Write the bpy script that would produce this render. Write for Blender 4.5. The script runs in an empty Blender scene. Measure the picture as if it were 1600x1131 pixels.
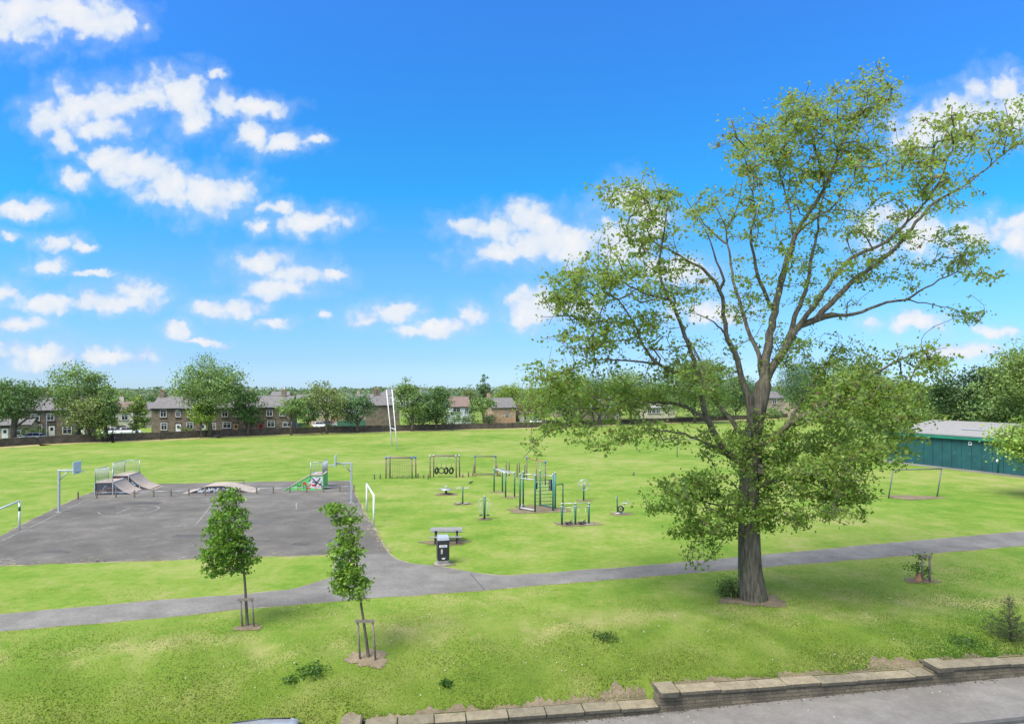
import bpy, bmesh, math, random
import numpy as np
from mathutils import Vector, Matrix
R = math.radians
rnd = random.Random(7)
rng = np.random.default_rng(11)
S = bpy.context.scene
COL = S.collection
F, HOR, CAMZ = 1000.0, 610.0, 8.9          # lens length and eye level (photograph units), eye height in metres

# ------------------------------------------------------------------ terrain
WP, WU, WN = (9.1, 20.7), (0.9902, 0.1399), (-0.1399, 0.9902)     # roadside wall: a point on it, along, away from the road
def sd(x, y):
    return (x-WP[0])*WU[0]+(y-WP[1])*WU[1], (x-WP[0])*WN[0]+(y-WP[1])*WN[1]
def hump(s, d):
    return (d < 6.2)*(.035*np.sin(s*1.3+d*.8)+.03*np.sin(s*.7-d*1.9)+.02*np.sin(s*3.1+2*d))*np.clip((d-.6)/1.2, 0, 1)*np.clip((6.2-d)/1.5, 0, 1)
def road_z(s): return -1.09+0.026*s
def bank(s, d):
    zb = np.interp(s, [-40, -20, -12, -8, -4.9, -3.9, 4.2, 5.4, 30], [-1.95, -1.45, -1.05, -.93, -.70, -.62, -.585, -.42, 0.05])
    t = np.clip((d-.3)/5.9, 0, 1)
    t = 1-(1-t)**2.0
    z = zb*(1-t)
    ct = np.where(s < -14.3, -1.36, np.where(s < -4.55, -.955, np.where(s < 5.05, -.57, np.where(s < 16, -.38, -.1))))-.02
    k = np.clip((d-.47)/.75, 0, 1); k = k*k*(3-2*k)
    return np.where(d < 1.22, np.minimum(z, ct)*(1-k)+z*k, z)
def ground_z(x, y):
    s, d = sd(x, y)
    return float(bank(s, d)+hump(s, d))
def G(px, py):
    """ground point seen at a spot of the photograph"""
    z = 0.0
    for _ in range(12):
        y = F*(CAMZ-z)/(py-HOR); x = (px-800)/F*y
        z = ground_z(x, y)
    return Vector((x, y, z))
def P(px, py, Y): return Vector(((px-800)/F*Y, Y, CAMZ-(py-HOR)/F*Y))

# ------------------------------------------------------------------ materials
def nodes_of(name):
    m = bpy.data.materials.new(name); m.use_nodes = True
    nt = m.node_tree
    return m, nt, nt.nodes['Principled BSDF']
def N(nt, kind, **kw):
    n = nt.nodes.new(kind)
    for k, v in kw.items():
        if k in n.inputs.keys(): n.inputs[k].default_value = v
        else: setattr(n, k, v)
    return n
def L(nt, a, b): nt.links.new(a, b)
def noise(nt, vec, scale, detail=4, rough=.6):
    n = N(nt, 'ShaderNodeTexNoise'); n.inputs['Scale'].default_value = scale
    n.inputs['Detail'].default_value = detail; n.inputs['Roughness'].default_value = rough
    L(nt, vec, n.inputs['Vector']); return n
def ramp(nt, fac, stops):
    r = N(nt, 'ShaderNodeValToRGB'); e = r.color_ramp.elements
    while len(e) < len(stops): e.new(.5)
    for i, (p, c) in enumerate(stops):
        e[i].position = p; e[i].color = (*c, 1) if len(c) == 3 else c
    L(nt, fac, r.inputs['Fac']); return r
def mixc(nt, fac, a, b, mode='MIX'):
    m = N(nt, 'ShaderNodeMix', data_type='RGBA', blend_type=mode)
    for sock, v in ((m.inputs[0], fac), (m.inputs[6], a), (m.inputs[7], b)):
        if hasattr(v, 'is_linked') or hasattr(v, 'links'): L(nt, v, sock)
        else: sock.default_value = v if isinstance(v, (int, float)) else (*v, 1) if len(v) == 3 else v
    return m.outputs[2]
def M(name, col, rough=.6, var=.18, scale=4, bump=0, bscale=40, metal=0, spec=.5):
    m, nt, b = nodes_of(name)
    tc = N(nt, 'ShaderNodeTexCoord').outputs['Object']
    n = noise(nt, tc, scale, 6)
    r = ramp(nt, n.outputs['Fac'], [(.3, tuple(c*(1-var) for c in col)), (.7, tuple(min(1, c*(1+var)) for c in col))])
    L(nt, r.outputs['Color'], b.inputs['Base Color'])
    b.inputs['Roughness'].default_value = rough; b.inputs['Metallic'].default_value = metal
    b.inputs['Specular IOR Level'].default_value = spec
    if bump:
        n2 = noise(nt, tc, bscale, 6); bp = N(nt, 'ShaderNodeBump'); bp.inputs['Strength'].default_value = bump
        bp.inputs['Distance'].default_value = .03
        L(nt, n2.outputs['Fac'], bp.inputs['Height']); L(nt, bp.outputs['Normal'], b.inputs['Normal'])
    return m
def leaf_mat(name, trans=.35, rough=.55):
    m, nt, b = nodes_of(name)
    a = N(nt, 'ShaderNodeAttribute', attribute_name='tint')
    L(nt, a.outputs['Color'], b.inputs['Base Color']); b.inputs['Roughness'].default_value = rough
    b.inputs['Specular IOR Level'].default_value = .25
    t = N(nt, 'ShaderNodeBsdfTranslucent')
    mul = mixc(nt, 1.0, a.outputs['Color'], (1.5, 1.5, .6), 'MULTIPLY')
    L(nt, mul, t.inputs['Color'])
    mx = N(nt, 'ShaderNodeMixShader'); mx.inputs['Fac'].default_value = trans
    L(nt, b.outputs['BSDF'], mx.inputs[1]); L(nt, t.outputs['BSDF'], mx.inputs[2])
    L(nt, mx.outputs['Shader'], nt.nodes['Material Output'].inputs['Surface'])
    return m
def bark_mat(name, c0, c1, sc=9):
    m, nt, b = nodes_of(name)
    tc = N(nt, 'ShaderNodeTexCoord').outputs['Object']
    mp = N(nt, 'ShaderNodeMapping'); mp.inputs['Scale'].default_value = (1, 1, .16); L(nt, tc, mp.inputs['Vector'])
    n = noise(nt, mp.outputs['Vector'], sc, 8, .7); n2 = noise(nt, tc, 1.3, 4)
    r = ramp(nt, n.outputs['Fac'], [(.34, c0), (.62, c1)])
    g = ramp(nt, n2.outputs['Fac'], [(.5, (1, 1, 1)), (.75, (.75, .9, .6))])
    L(nt, mixc(nt, 1.0, r.outputs['Color'], g.outputs['Color'], 'MULTIPLY'), b.inputs['Base Color'])
    b.inputs['Roughness'].default_value = .9; b.inputs['Specular IOR Level'].default_value = .2
    bp = N(nt, 'ShaderNodeBump'); bp.inputs['Strength'].default_value = .8; bp.inputs['Distance'].default_value = .05
    L(nt, n.outputs['Fac'], bp.inputs['Height']); L(nt, bp.outputs['Normal'], b.inputs['Normal'])
    return m
def stone_mat(name, c1, c2, mortar, bw=.42, bh=.16, sq=.5):
    m, nt, b = nodes_of(name)
    tc = N(nt, 'ShaderNodeTexCoord').outputs['Object']
    sp = N(nt, 'ShaderNodeSeparateXYZ'); L(nt, tc, sp.inputs[0])
    ad = N(nt, 'ShaderNodeMath', operation='ADD'); L(nt, sp.outputs['X'], ad.inputs[0]); L(nt, sp.outputs['Y'], ad.inputs[1])
    cb = N(nt, 'ShaderNodeCombineXYZ'); L(nt, ad.outputs[0], cb.inputs['X']); L(nt, sp.outputs['Z'], cb.inputs['Y'])
    br = N(nt, 'ShaderNodeTexBrick'); L(nt, cb.outputs[0], br.inputs['Vector'])
    br.inputs['Scale'].default_value = 1; br.inputs['Brick Width'].default_value = bw; br.inputs['Row Height'].default_value = bh
    br.inputs['Mortar Size'].default_value = .012; br.inputs['Bias'].default_value = 0
    br.inputs['Color1'].default_value = (*c1, 1); br.inputs['Color2'].default_value = (*c2, 1); br.inputs['Mortar'].default_value = (*mortar, 1)
    n = noise(nt, tc, 1.1, 6); g = ramp(nt, n.outputs['Fac'], [(.35, (.62, .6, .58)), (.65, (1.15, 1.12, 1.05))])
    n3 = noise(nt, tc, 14, 5); g3 = ramp(nt, n3.outputs['Fac'], [(.3, (.7, .7, .7)), (.7, (1.2, 1.2, 1.2))])
    c = mixc(nt, 1.0, br.outputs['Color'], g.outputs['Color'], 'MULTIPLY')
    L(nt, mixc(nt, 1.0, c, g3.outputs['Color'], 'MULTIPLY'), b.inputs['Base Color'])
    b.inputs['Roughness'].default_value = .9
    bp = N(nt, 'ShaderNodeBump'); bp.inputs['Strength'].default_value = .6; bp.inputs['Distance'].default_value = .03
    L(nt, n3.outputs['Fac'], bp.inputs['Height']); L(nt, bp.outputs['Normal'], b.inputs['Normal'])
    return m
def ground_mat(name, stops, scales=(.12, .9, 9, 60), bump=.4, rough=.95, weights=(.9, .8, .6, .55)):
    m, nt, b = nodes_of(name)
    pos = N(nt, 'ShaderNodeTexCoord').outputs['Object']
    acc = None
    for sc, w in zip(scales, weights):
        n = noise(nt, pos, sc, 5)
        s = N(nt, 'ShaderNodeMath', operation='SUBTRACT'); L(nt, n.outputs['Fac'], s.inputs[0]); s.inputs[1].default_value = .5
        k = N(nt, 'ShaderNodeMath', operation='MULTIPLY_ADD'); L(nt, s.outputs[0], k.inputs[0]); k.inputs[1].default_value = w
        if acc is None: k.inputs[2].default_value = .5
        else: L(nt, acc, k.inputs[2])
        acc = k.outputs[0]
    r = ramp(nt, acc, stops)
    L(nt, r.outputs['Color'], b.inputs['Base Color']); b.inputs['Roughness'].default_value = rough
    b.inputs['Specular IOR Level'].default_value = .15
    nb = noise(nt, pos, scales[-1]*.7, 6)
    bp = N(nt, 'ShaderNodeBump'); bp.inputs['Strength'].default_value = bump; bp.inputs['Distance'].default_value = .04
    L(nt, nb.outputs['Fac'], bp.inputs['Height']); L(nt, bp.outputs['Normal'], b.inputs['Normal'])
    return m, nt, b, r
def grass_mat():
    """mown grass: bright on the playing field, lusher and deeper on the roadside bank, straw-coloured worn patches"""
    m, nt, b, r = ground_mat('grass', [(.22, (.080, .165, .014)), (.42, (.128, .20, .024)), (.58, (.172, .222, .042)), (.78, (.245, .24, .085))],
                             scales=(.07, .45, 2.6, 24), weights=(1.0, .9, .6, .85))
    pos = N(nt, 'ShaderNodeTexCoord').outputs['Object']
    r2 = ramp(nt, None or noise(nt, pos, .55, 6).outputs['Fac'], [(.28, (.062, .112, .012)), (.5, (.102, .15, .020)), (.68, (.145, .172, .042)), (.85, (.20, .188, .072))])
    nf = noise(nt, pos, 30, 5); rf = ramp(nt, nf.outputs['Fac'], [(.28, (.62, .64, .58)), (.72, (1.32, 1.3, 1.22))])
    near = mixc(nt, 1.0, r2.outputs['Color'], rf.outputs['Color'], 'MULTIPLY')
    # distance from the roadside wall decides how lush it is
    dt = N(nt, 'ShaderNodeVectorMath', operation='DOT_PRODUCT'); L(nt, pos, dt.inputs[0]); dt.inputs[1].default_value = (WN[0], WN[1], 0)
    wob = noise(nt, pos, .3, 4)
    ad = N(nt, 'ShaderNodeMath', operation='MULTIPLY_ADD'); L(nt, wob.outputs['Fac'], ad.inputs[0]); ad.inputs[1].default_value = 5; L(nt, dt.outputs['Value'], ad.inputs[2])
    mr = N(nt, 'ShaderNodeMapRange'); d0 = WP[0]*WN[0]+WP[1]*WN[1]
    mr.inputs['From Min'].default_value = d0+4; mr.inputs['From Max'].default_value = d0+10; L(nt, ad.outputs[0], mr.inputs['Value'])
    # worn straw band along the crest of the bank
    bandn = N(nt, 'ShaderNodeMapRange'); bandn.inputs['From Min'].default_value = 0; bandn.inputs['From Max'].default_value = 1.3
    sb = N(nt, 'ShaderNodeMath', operation='SUBTRACT'); L(nt, ad.outputs[0], sb.inputs[0]); sb.inputs[1].default_value = d0+7.2
    ab = N(nt, 'ShaderNodeMath', operation='ABSOLUTE'); L(nt, sb.outputs[0], ab.inputs[0]); L(nt, ab.outputs[0], bandn.inputs['Value'])
    bandn.inputs['To Min'].default_value = .8; bandn.inputs['To Max'].default_value = 0
    bn = noise(nt, pos, .35, 6); bm = N(nt, 'ShaderNodeMath', operation='MULTIPLY'); L(nt, bandn.outputs[0], bm.inputs[0])
    br = ramp(nt, bn.outputs['Fac'], [(.42, (0, 0, 0)), (.6, (1, 1, 1))]); L(nt, br.outputs['Color'], bm.inputs[1])
    base = mixc(nt, mr.outputs[0], near, r.outputs['Color'])
    straw = mixc(nt, bm.outputs[0], base, (.27, .25, .10))
    L(nt, straw, b.inputs['Base Color'])
    return m

def coping_mat():
    """sandstone, pale and worn on top, sooty and lichened on its upright faces"""
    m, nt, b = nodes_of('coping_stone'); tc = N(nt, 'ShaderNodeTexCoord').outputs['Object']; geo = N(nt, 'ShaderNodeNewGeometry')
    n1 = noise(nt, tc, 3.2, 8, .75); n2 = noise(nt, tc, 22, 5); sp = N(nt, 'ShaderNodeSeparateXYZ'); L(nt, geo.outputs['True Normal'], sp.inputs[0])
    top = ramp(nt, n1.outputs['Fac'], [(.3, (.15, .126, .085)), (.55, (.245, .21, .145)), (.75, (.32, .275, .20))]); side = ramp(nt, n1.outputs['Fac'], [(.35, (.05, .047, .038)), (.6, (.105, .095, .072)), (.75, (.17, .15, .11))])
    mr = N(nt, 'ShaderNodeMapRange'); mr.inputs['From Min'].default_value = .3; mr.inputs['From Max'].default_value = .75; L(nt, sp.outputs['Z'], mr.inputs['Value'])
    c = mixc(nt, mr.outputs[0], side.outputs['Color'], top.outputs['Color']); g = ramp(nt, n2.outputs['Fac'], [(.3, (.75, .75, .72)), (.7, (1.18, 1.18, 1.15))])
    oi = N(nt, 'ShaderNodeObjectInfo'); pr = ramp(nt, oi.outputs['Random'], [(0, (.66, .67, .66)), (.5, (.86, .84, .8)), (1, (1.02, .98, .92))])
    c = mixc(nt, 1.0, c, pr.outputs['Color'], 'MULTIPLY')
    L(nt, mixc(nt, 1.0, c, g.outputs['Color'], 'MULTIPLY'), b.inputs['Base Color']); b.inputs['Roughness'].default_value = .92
    bp = N(nt, 'ShaderNodeBump'); bp.inputs['Strength'].default_value = .5; bp.inputs['Distance'].default_value = .02; L(nt, n2.outputs['Fac'], bp.inputs['Height']); L(nt, bp.outputs['Normal'], b.inputs['Normal'])
    return m
MAT = dict(
    grass=grass_mat(),
    asphalt=ground_mat('asphalt_court', [(.2, (.079, .073, .063)), (.5, (.110, .1015, .088)), (.8, (.17, .158, .135))], scales=(.12, .7, 5, 70), weights=(1.1, .8, .5, .8), bump=.25, rough=.9)[0],
    path=ground_mat('asphalt_path', [(.2, (.108, .101, .090)), (.5, (.154, .146, .130)), (.8, (.225, .213, .19))], scales=(.2, .9, 7, 70), weights=(1.0, .7, .5, .9), bump=.25, rough=.9)[0],
    pave=ground_mat('pavement_tarmac', [(.25, (.125, .115, .104)), (.5, (.165, .153, .138)), (.75, (.22, .207, .188))], scales=(.4, 1.6, 8, 70), weights=(.6, .4, .4, .6), bump=.4, rough=.9)[0],
    road=ground_mat('road_tarmac', [(.25, (.11, .11, .115)), (.5, (.19, .19, .19)), (.75, (.30, .30, .29))], scales=(.9, 2.6, 12, 80), weights=(.9, .7, .5, .6), bump=.4, rough=.9)[0],
    dirt=ground_mat('bare_soil', [(.25, (.10, .08, .05)), (.5, (.17, .133, .085)), (.75, (.26, .21, .135))], scales=(.8, 3, 14, 60), weights=(.5, .5, .6, .6), bump=.7)[0],
    bark=bark_mat('bark', (.036, .031, .022), (.158, .138, .10)),
    bark2=bark_mat('young_bark', (.06, .05, .038), (.15, .13, .095), 14),
    leaf=leaf_mat('tree_leaves', .45), leaf_far=leaf_mat('far_leaves', .25), blade=leaf_mat('grass_blades', .35, .7),
    timber=M('weathered_timber', (.15, .12, .085), .85, .3, 9, .4, 60),
    stake=M('stake_timber', (.17, .14, .11), .85, .3, 9, .4, 60),
    greenpaint=M('green_paint', (.012, .10, .05), .4, .2, 5), tealpaint=M('teal_paint', (.02, .14, .13), .4, .2, 5),
    whitepaint=M('white_paint', (.60, .60, .58), .45, .06, 4), galv=M('galvanised_steel', (.36, .39, .40), .45, .15, 7, metal=.35),
    paleblue=M('pale_blue_panel', (.42, .52, .58), .5, .12, 5), bluecap=M('blue_plastic', (.03, .12, .42), .4, .1, 5),
    black=M('black_plastic', (.018, .018, .02), .45, .2, 6), rubber=M('rubber', (.02, .02, .02), .8, .3, 10, .3, 60),
    ply=M('ramp_surface', (.32, .26, .21), .7, .14, 2.5), rampside=M('ramp_side', (.045, .045, .055), .7, .5, 6),
    rampgreen=M('ramp_side_green', (.10, .42, .10), .6, .2, 4), grafwhite=M('graffiti_white', (.46, .47, .48), .6, .1, 5), grafblue=M('graffiti_blue', (.22, .42, .55), .6, .3, 5),
    grafdim=M('graffiti_dull_blue', (.10, .15, .22), .6, .4, 5), grafrust=M('graffiti_rust', (.16, .09, .06), .6, .4, 5), grafred=M('graffiti_red', (.5, .05, .06), .6, .2, 5), offwhite=M('dulled_white_paint', (.36, .365, .35), .5, .15, 6), darksteel=M('dull_dark_steel', (.10, .105, .10), .6, .2, 6), steel=M('light_steel', (.42, .43, .42), .4, .1, 6, metal=.5),
    concrete=M('concrete', (.22, .205, .18), .9, .2, 5, .4, 50), orange=M('orange_timber', (.30, .15, .07), .8, .2, 9),
    house=stone_mat('house_stone', (.15, .125, .09), (.215, .18, .13), (.20, .17, .13)),
    housewarm=stone_mat('pale_house_stone', (.36, .30, .22), (.42, .36, .27), (.34, .3, .24)),
    brick=stone_mat('orange_brick', (.36, .23, .145), (.42, .28, .18), (.45, .36, .28), .22, .075),
    parkwall=stone_mat('park_wall_stone', (.085, .07, .052), (.13, .108, .08), (.06, .05, .04), .4, .15),
    kerbwall=stone_mat('roadside_wall_stone', (.115, .098, .066), (.165, .14, .096), (.075, .064, .045), .53, .11),
    coping=coping_mat(),
    slate=M('slate_roof', (.125, .116, .11), .75, .22, 1.4, .3, 14), tile=M('tile_roof', (.15, .105, .082), .8, .25, 1.6, .3, 14),
    render=M('cream_render', (.50, .45, .36), .85, .08, 1.5), white_render=M('white_render', (.52, .53, .54), .85, .06, 1.5),
    glass=M('window_glass', (.03, .035, .04), .12, .3, 1.2), upvc=M('white_frame', (.66, .66, .64), .4, .05, 4),
    reddoor=M('red_door', (.25, .03, .03), .4, .1, 3), wooddoor=M('wood_door', (.36, .2, .09), .6, .2, 5), darkdoor=M('dark_door', (.03, .035, .04), .5, .2, 3),
    carwhite=M('white_car_paint', (.74, .75, .77), .22, .03, 3), carglass=M('car_glass', (.02, .024, .03), .08, .2, 3),
    cargrey=M('silver_car_paint', (.42, .44, .47), .25, .04, 3, metal=.4), cardark=M('dark_car_paint', (.035, .04, .05), .25, .1, 3),
    shedwall=M('teal_cladding', (.008, .066, .064), .6, .25, .9), shedfascia=M('green_fascia', (.012, .16, .10), .5, .18, 1.2),
    shedroof=M('pale_roof_sheet', (.22, .21, .195), .8, .1, 1.5), fencegreen=M('green_garden_fence', (.05, .16, .10), .8, .2, 4), fencewood=M('wooden_garden_fence', (.40, .25, .13), .8, .2, 4),
    skin=M('skin', (.5, .32, .24), .6, .05), cloth=M('dark_cloth', (.025, .027, .04), .9, .2), hair=M('hair', (.04, .03, .02), .7, .2), bag=M('violet_cloth', (.22, .21, .36), .9, .2),
    line=None, hill=None)
def line_mat():
    m, nt, b = nodes_of('worn_line_paint')
    tc = N(nt, 'ShaderNodeTexCoord').outputs['Object']
    n = noise(nt, tc, 3.5, 8, .75)
    r = ramp(nt, n.outputs['Fac'], [(.44, (.10, .098, .092)), (.66, (.37, .36, .325))])
    L(nt, r.outputs['Color'], b.inputs['Base Color']); b.inputs['Roughness'].default_value = .85
    return m
MAT['line'] = line_mat()

# ------------------------------------------------------------------ mesh helpers
class MB:
    def __init__(s): s.v = []; s.f = []; s.sm = []
    def add(s, vs, fs, smooth=False):
        o = len(s.v); s.v += [tuple(v) for v in vs]; s.f += [tuple(i+o for i in f) for f in fs]; s.sm += [smooth]*len(fs); return s
    def box(s, c, size, rz=0, bev=0, rot=None):
        m = rot if rot is not None else Matrix.Rotation(rz, 3, 'Z')
        if bev:
            bm = bmesh.new(); bmesh.ops.create_cube(bm, size=1)
            for v in bm.verts: v.co = Vector((v.co.x*size[0], v.co.y*size[1], v.co.z*size[2]))
            bmesh.ops.bevel(bm, geom=bm.edges[:], offset=bev, segments=1, affect='EDGES')
            bm.verts.index_update()
            vs = [Vector(c)+m@v.co for v in bm.verts]; fs = [[v.index for v in f.verts] for f in bm.faces]; bm.free()
            return s.add(vs, fs)
        h = [x/2 for x in size]
        vs = [Vector(c)+m@Vector((a*h[0], b*h[1], d*h[2])) for d in (-1, 1) for a, b in ((-1, -1), (1, -1), (1, 1), (-1, 1))]
        return s.add(vs, [(3, 2, 1, 0), (4, 5, 6, 7), (0, 1, 5, 4), (1, 2, 6, 5), (2, 3, 7, 6), (3, 0, 4, 7)])
    def tube(s, pts, r, n=8, closed=False, caps=True):
        pts = [Vector(p) for p in pts]; k = len(pts)
        rs = r if hasattr(r, '__len__') else [r]*k
        vs = []; up = None
        for i, p in enumerate(pts):
            if closed: t = pts[(i+1) % k]-pts[i-1]
            else: t = pts[min(i+1, k-1)]-pts[max(i-1, 0)]
            t = t.normalized() if t.length > 1e-9 else Vector((0, 0, 1))
            if up is None: up = Vector((1, 0, 0)) if abs(t.x) < .8 else Vector((0, 1, 0))
            up = (up-t*up.dot(t)); up = up.normalized() if up.length > 1e-6 else t.orthogonal().normalized()
            w = t.cross(up)
            vs += [p+(up*math.cos(2*math.pi*j/n)+w*math.sin(2*math.pi*j/n))*rs[i] for j in range(n)]
        fs = [(i*n+j, i*n+(j+1) % n, ((i+1) % k)*n+(j+1) % n, ((i+1) % k)*n+j) for i in range(k if closed else k-1) for j in range(n)]
        s.add(vs, fs, True)
        if caps and not closed:
            o = len(s.v)-len(vs); s.f += [tuple(o+j for j in reversed(range(n))), tuple(o+(k-1)*n+j for j in range(n))]; s.sm += [False]*2
        return s
    def rod(s, a, b, r, n=8): return s.tube([a, b], r, n)
    def prism(s, poly, a, b):
        """polygon (list of 3-vectors at offset a) swept to offset b"""
        n = len(poly); a = Vector(a); b = Vector(b)
        vs = [Vector(p)+a for p in poly]+[Vector(p)+b for p in poly]
        return s.add(vs, [tuple(range(n))[::-1], tuple(range(n, 2*n))]+[(i, (i+1) % n, (i+1) % n+n, i+n) for i in range(n)])
    def ring(s, c, R_, r, ax='Y', n=20, m=8):
        c = Vector(c); out = []
        for i in range(n):
            a = 2*math.pi*i/n; u, w = R_*math.cos(a), R_*math.sin(a)
            out.append(c+(Vector((u, 0, w)) if ax == 'Y' else Vector((0, u, w)) if ax == 'X' else Vector((u, w, 0))))
        return s.tube(out, r, m, closed=True)
    def lathe(s, c, prof, n=16):
        c = Vector(c)
        vs = [c+Vector((r*math.cos(2*math.pi*j/n), r*math.sin(2*math.pi*j/n), z)) for r, z in prof for j in range(n)]
        fs = [(i*n+j, i*n+(j+1) % n, (i+1)*n+(j+1) % n, (i+1)*n+j) for i in range(len(prof)-1) for j in range(n)]
        s.add(vs, fs, True); o = len(s.v)-len(vs); k = len(prof)
        s.f += [tuple(o+j for j in reversed(range(n))), tuple(o+(k-1)*n+j for j in range(n))]; s.sm += [False]*2
        return s
    def sheet(s, poly, dz=0):
        return s.add([(p[0], p[1], p[2]+dz) for p in poly], [tuple(range(len(poly)))])
    def build(s, name, mat, parent=None, loc=(0, 0, 0), rz=0):
        me = bpy.data.meshes.new(name); me.from_pydata(s.v, [], s.f)
        me.polygons.foreach_set('use_smooth', s.sm); me.validate()
        me.materials.append(MAT[mat] if isinstance(mat, str) else mat)
        o = bpy.data.objects.new(name, me); COL.objects.link(o); o.parent = parent
        o.location = loc; o.rotation_euler = (0, 0, rz)
        return o
def tag(o, label=None, cat=None, group=None, kind=None):
    for k, v in (('label', label), ('category', cat), ('group', group), ('kind', kind)):
        if v: o[k] = v
    return o
def thing(name, label, cat, loc=(0, 0, 0), rz=0, group=None):
    o = bpy.data.objects.new(name, None); COL.objects.link(o); o.empty_display_size = .2
    o.location = loc; o.rotation_euler = (0, 0, rz)
    return tag(o, label, cat, group)
def part(name, mb, mat, parent, label=None, loc=(0, 0, 0), rz=0):
    o = mb.build(name, mat, parent, loc, rz)
    if label: o['label'] = label
    return o
def struct(name, mb, mat): return tag(mb.build(name, mat), kind='structure')
def copy_tree(o, parent=None):
    c = o.copy(); COL.objects.link(c); c.parent = parent
    for ch in [x for x in bpy.data.objects if x.parent == o]: copy_tree(ch, c)
    return c
def mesh_np(name, verts, faces_flat, per, mat, tint=None, vper=None, smooth=False):
    me = bpy.data.meshes.new(name); nv = len(verts); nf = len(faces_flat)//per
    me.vertices.add(nv); me.vertices.foreach_set('co', np.asarray(verts, np.float32).ravel())
    me.loops.add(nf*per); me.loops.foreach_set('vertex_index', np.asarray(faces_flat, np.int32))
    me.polygons.add(nf); me.polygons.foreach_set('loop_start', np.arange(0, nf*per, per, dtype=np.int32))
    if smooth: me.polygons.foreach_set('use_smooth', np.ones(nf, bool))
    if tint is not None:
        at = me.attributes.new('tint', 'FLOAT_COLOR', 'POINT')
        at.data.foreach_set('color', np.concatenate([np.repeat(tint, vper, 0), np.ones((nv, 1))], 1).astype(np.float32).ravel())
    me.update(calc_edges=True); me.validate(); me.materials.append(MAT[mat] if isinstance(mat, str) else mat)
    return me
def unit(a): return a/np.maximum(np.linalg.norm(a, axis=1, keepdims=True), 1e-9)
def leaves(name, cen, size, tint, mat, parent=None, bias=.7, wid=.72, loc=(0, 0, 0)):
    n = len(cen); nr = unit(rng.normal(size=(n, 3))+np.array([0, 0, bias])); t = unit(np.cross(nr, rng.normal(size=(n, 3)))); b = np.cross(nr, t)
    s = np.asarray(size).reshape(-1, 1); fold = nr*s*.12
    v = np.stack([cen-t*s*.5, cen+b*s*wid*.5-t*s*.08+fold, cen+t*s*.5, cen-b*s*wid*.5-t*s*.08+fold], 1).reshape(-1, 3)
    me = mesh_np(name, v, np.arange(4*n), 4, mat, tint, 4)
    o = bpy.data.objects.new(name, me); COL.objects.link(o); o.parent = parent; o.location = loc
    return o
def tints(n, base, var=.3, yellow=.25, brown=0.0):
    base = np.array(base); k = np.exp(rng.normal(0, var, (n, 1))); c = base*k
    y = np.clip(rng.normal(0, yellow, (n, 1)), -.6, .9)
    c = c*np.concatenate([1+y, 1+.25*y, 1-.3*np.abs(y)], 1)
    if brown:
        m = rng.random(n) < brown; c[m] = np.array([.16, .09, .04])*np.exp(rng.normal(0, .3, (m.sum(), 1)))
    return np.clip(c, .003, .8)

# ------------------------------------------------------------------ the ground, paths, court
def build_field():
    ds = np.concatenate([[.46, .47], np.linspace(.56, 6.6, 48), np.linspace(8, 60, 27), np.array([80, 110, 150, 200, 280, 400, 600, 900, 1400, 2200])])
    ss = np.concatenate([-np.array([2500, 1600, 1000, 600, 400, 280, 200, 150, 110, 80, 60, 48])[::1], np.linspace(-40, 40, 321), np.array([48, 60, 80, 110, 150, 200, 280, 400, 600, 1000, 1600, 2500])])
    Sg, Dg = np.meshgrid(ss, ds); z = bank(Sg, Dg)
    z[0] -= .7
    z = z+hump(Sg, Dg)
    x = WP[0]+Sg*WU[0]+Dg*WN[0]; y = WP[1]+Sg*WU[1]+Dg*WN[1]
    v = np.stack([x, y, z], -1).reshape(-1, 3); r, c = Sg.shape
    i = (np.arange(r-1)[:, None]*c+np.arange(c-1)[None, :]).ravel()
    f = np.stack([i, i+1, i+c+1, i+c], 1).ravel()
    o = bpy.data.objects.new('grass_field', mesh_np('grass_field', v, f, 4, 'grass', smooth=True)); COL.objects.link(o)
    tag(o, kind='structure')
build_field()
def wl(s, d, z): return Vector((WP[0]+s*WU[0]+d*WN[0], WP[1]+s*WU[1]+d*WN[1], z))
def strip_sd(name, d0, d1, mat, dz, s0=-60, s1=60):
    b = MB()
    ss = np.linspace(s0, s1, 41)
    for a, c in zip(ss[:-1], ss[1:]):
        b.add([wl(a, d0, road_z(a)+dz), wl(c, d0, road_z(c)+dz), wl(c, d1, road_z(c)+dz), wl(a, d1, road_z(a)+dz)], [(0, 1, 2, 3)])
    return struct(name, b, mat)
strip_sd('pavement', -2.25, .3, 'pave', 0)
k = MB()
for i in range(60):
    a = -55+i*1.83
    pts = [wl(a, -2.25, road_z(a)), wl(a+1.82, -2.25, road_z(a+1.82)), wl(a+1.82, -2.42, road_z(a+1.82)), wl(a, -2.42, road_z(a))]
    k.prism(pts, (0, 0, -.14), (0, 0, .006))
MAT['kerbdark'] = M('kerb_stone', (.075, .072, .068), .9, .25, 3, .4, 40)
struct('kerb', k, 'kerbdark')
strip_sd('road', -14, -2.4, 'road', -.09)

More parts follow.
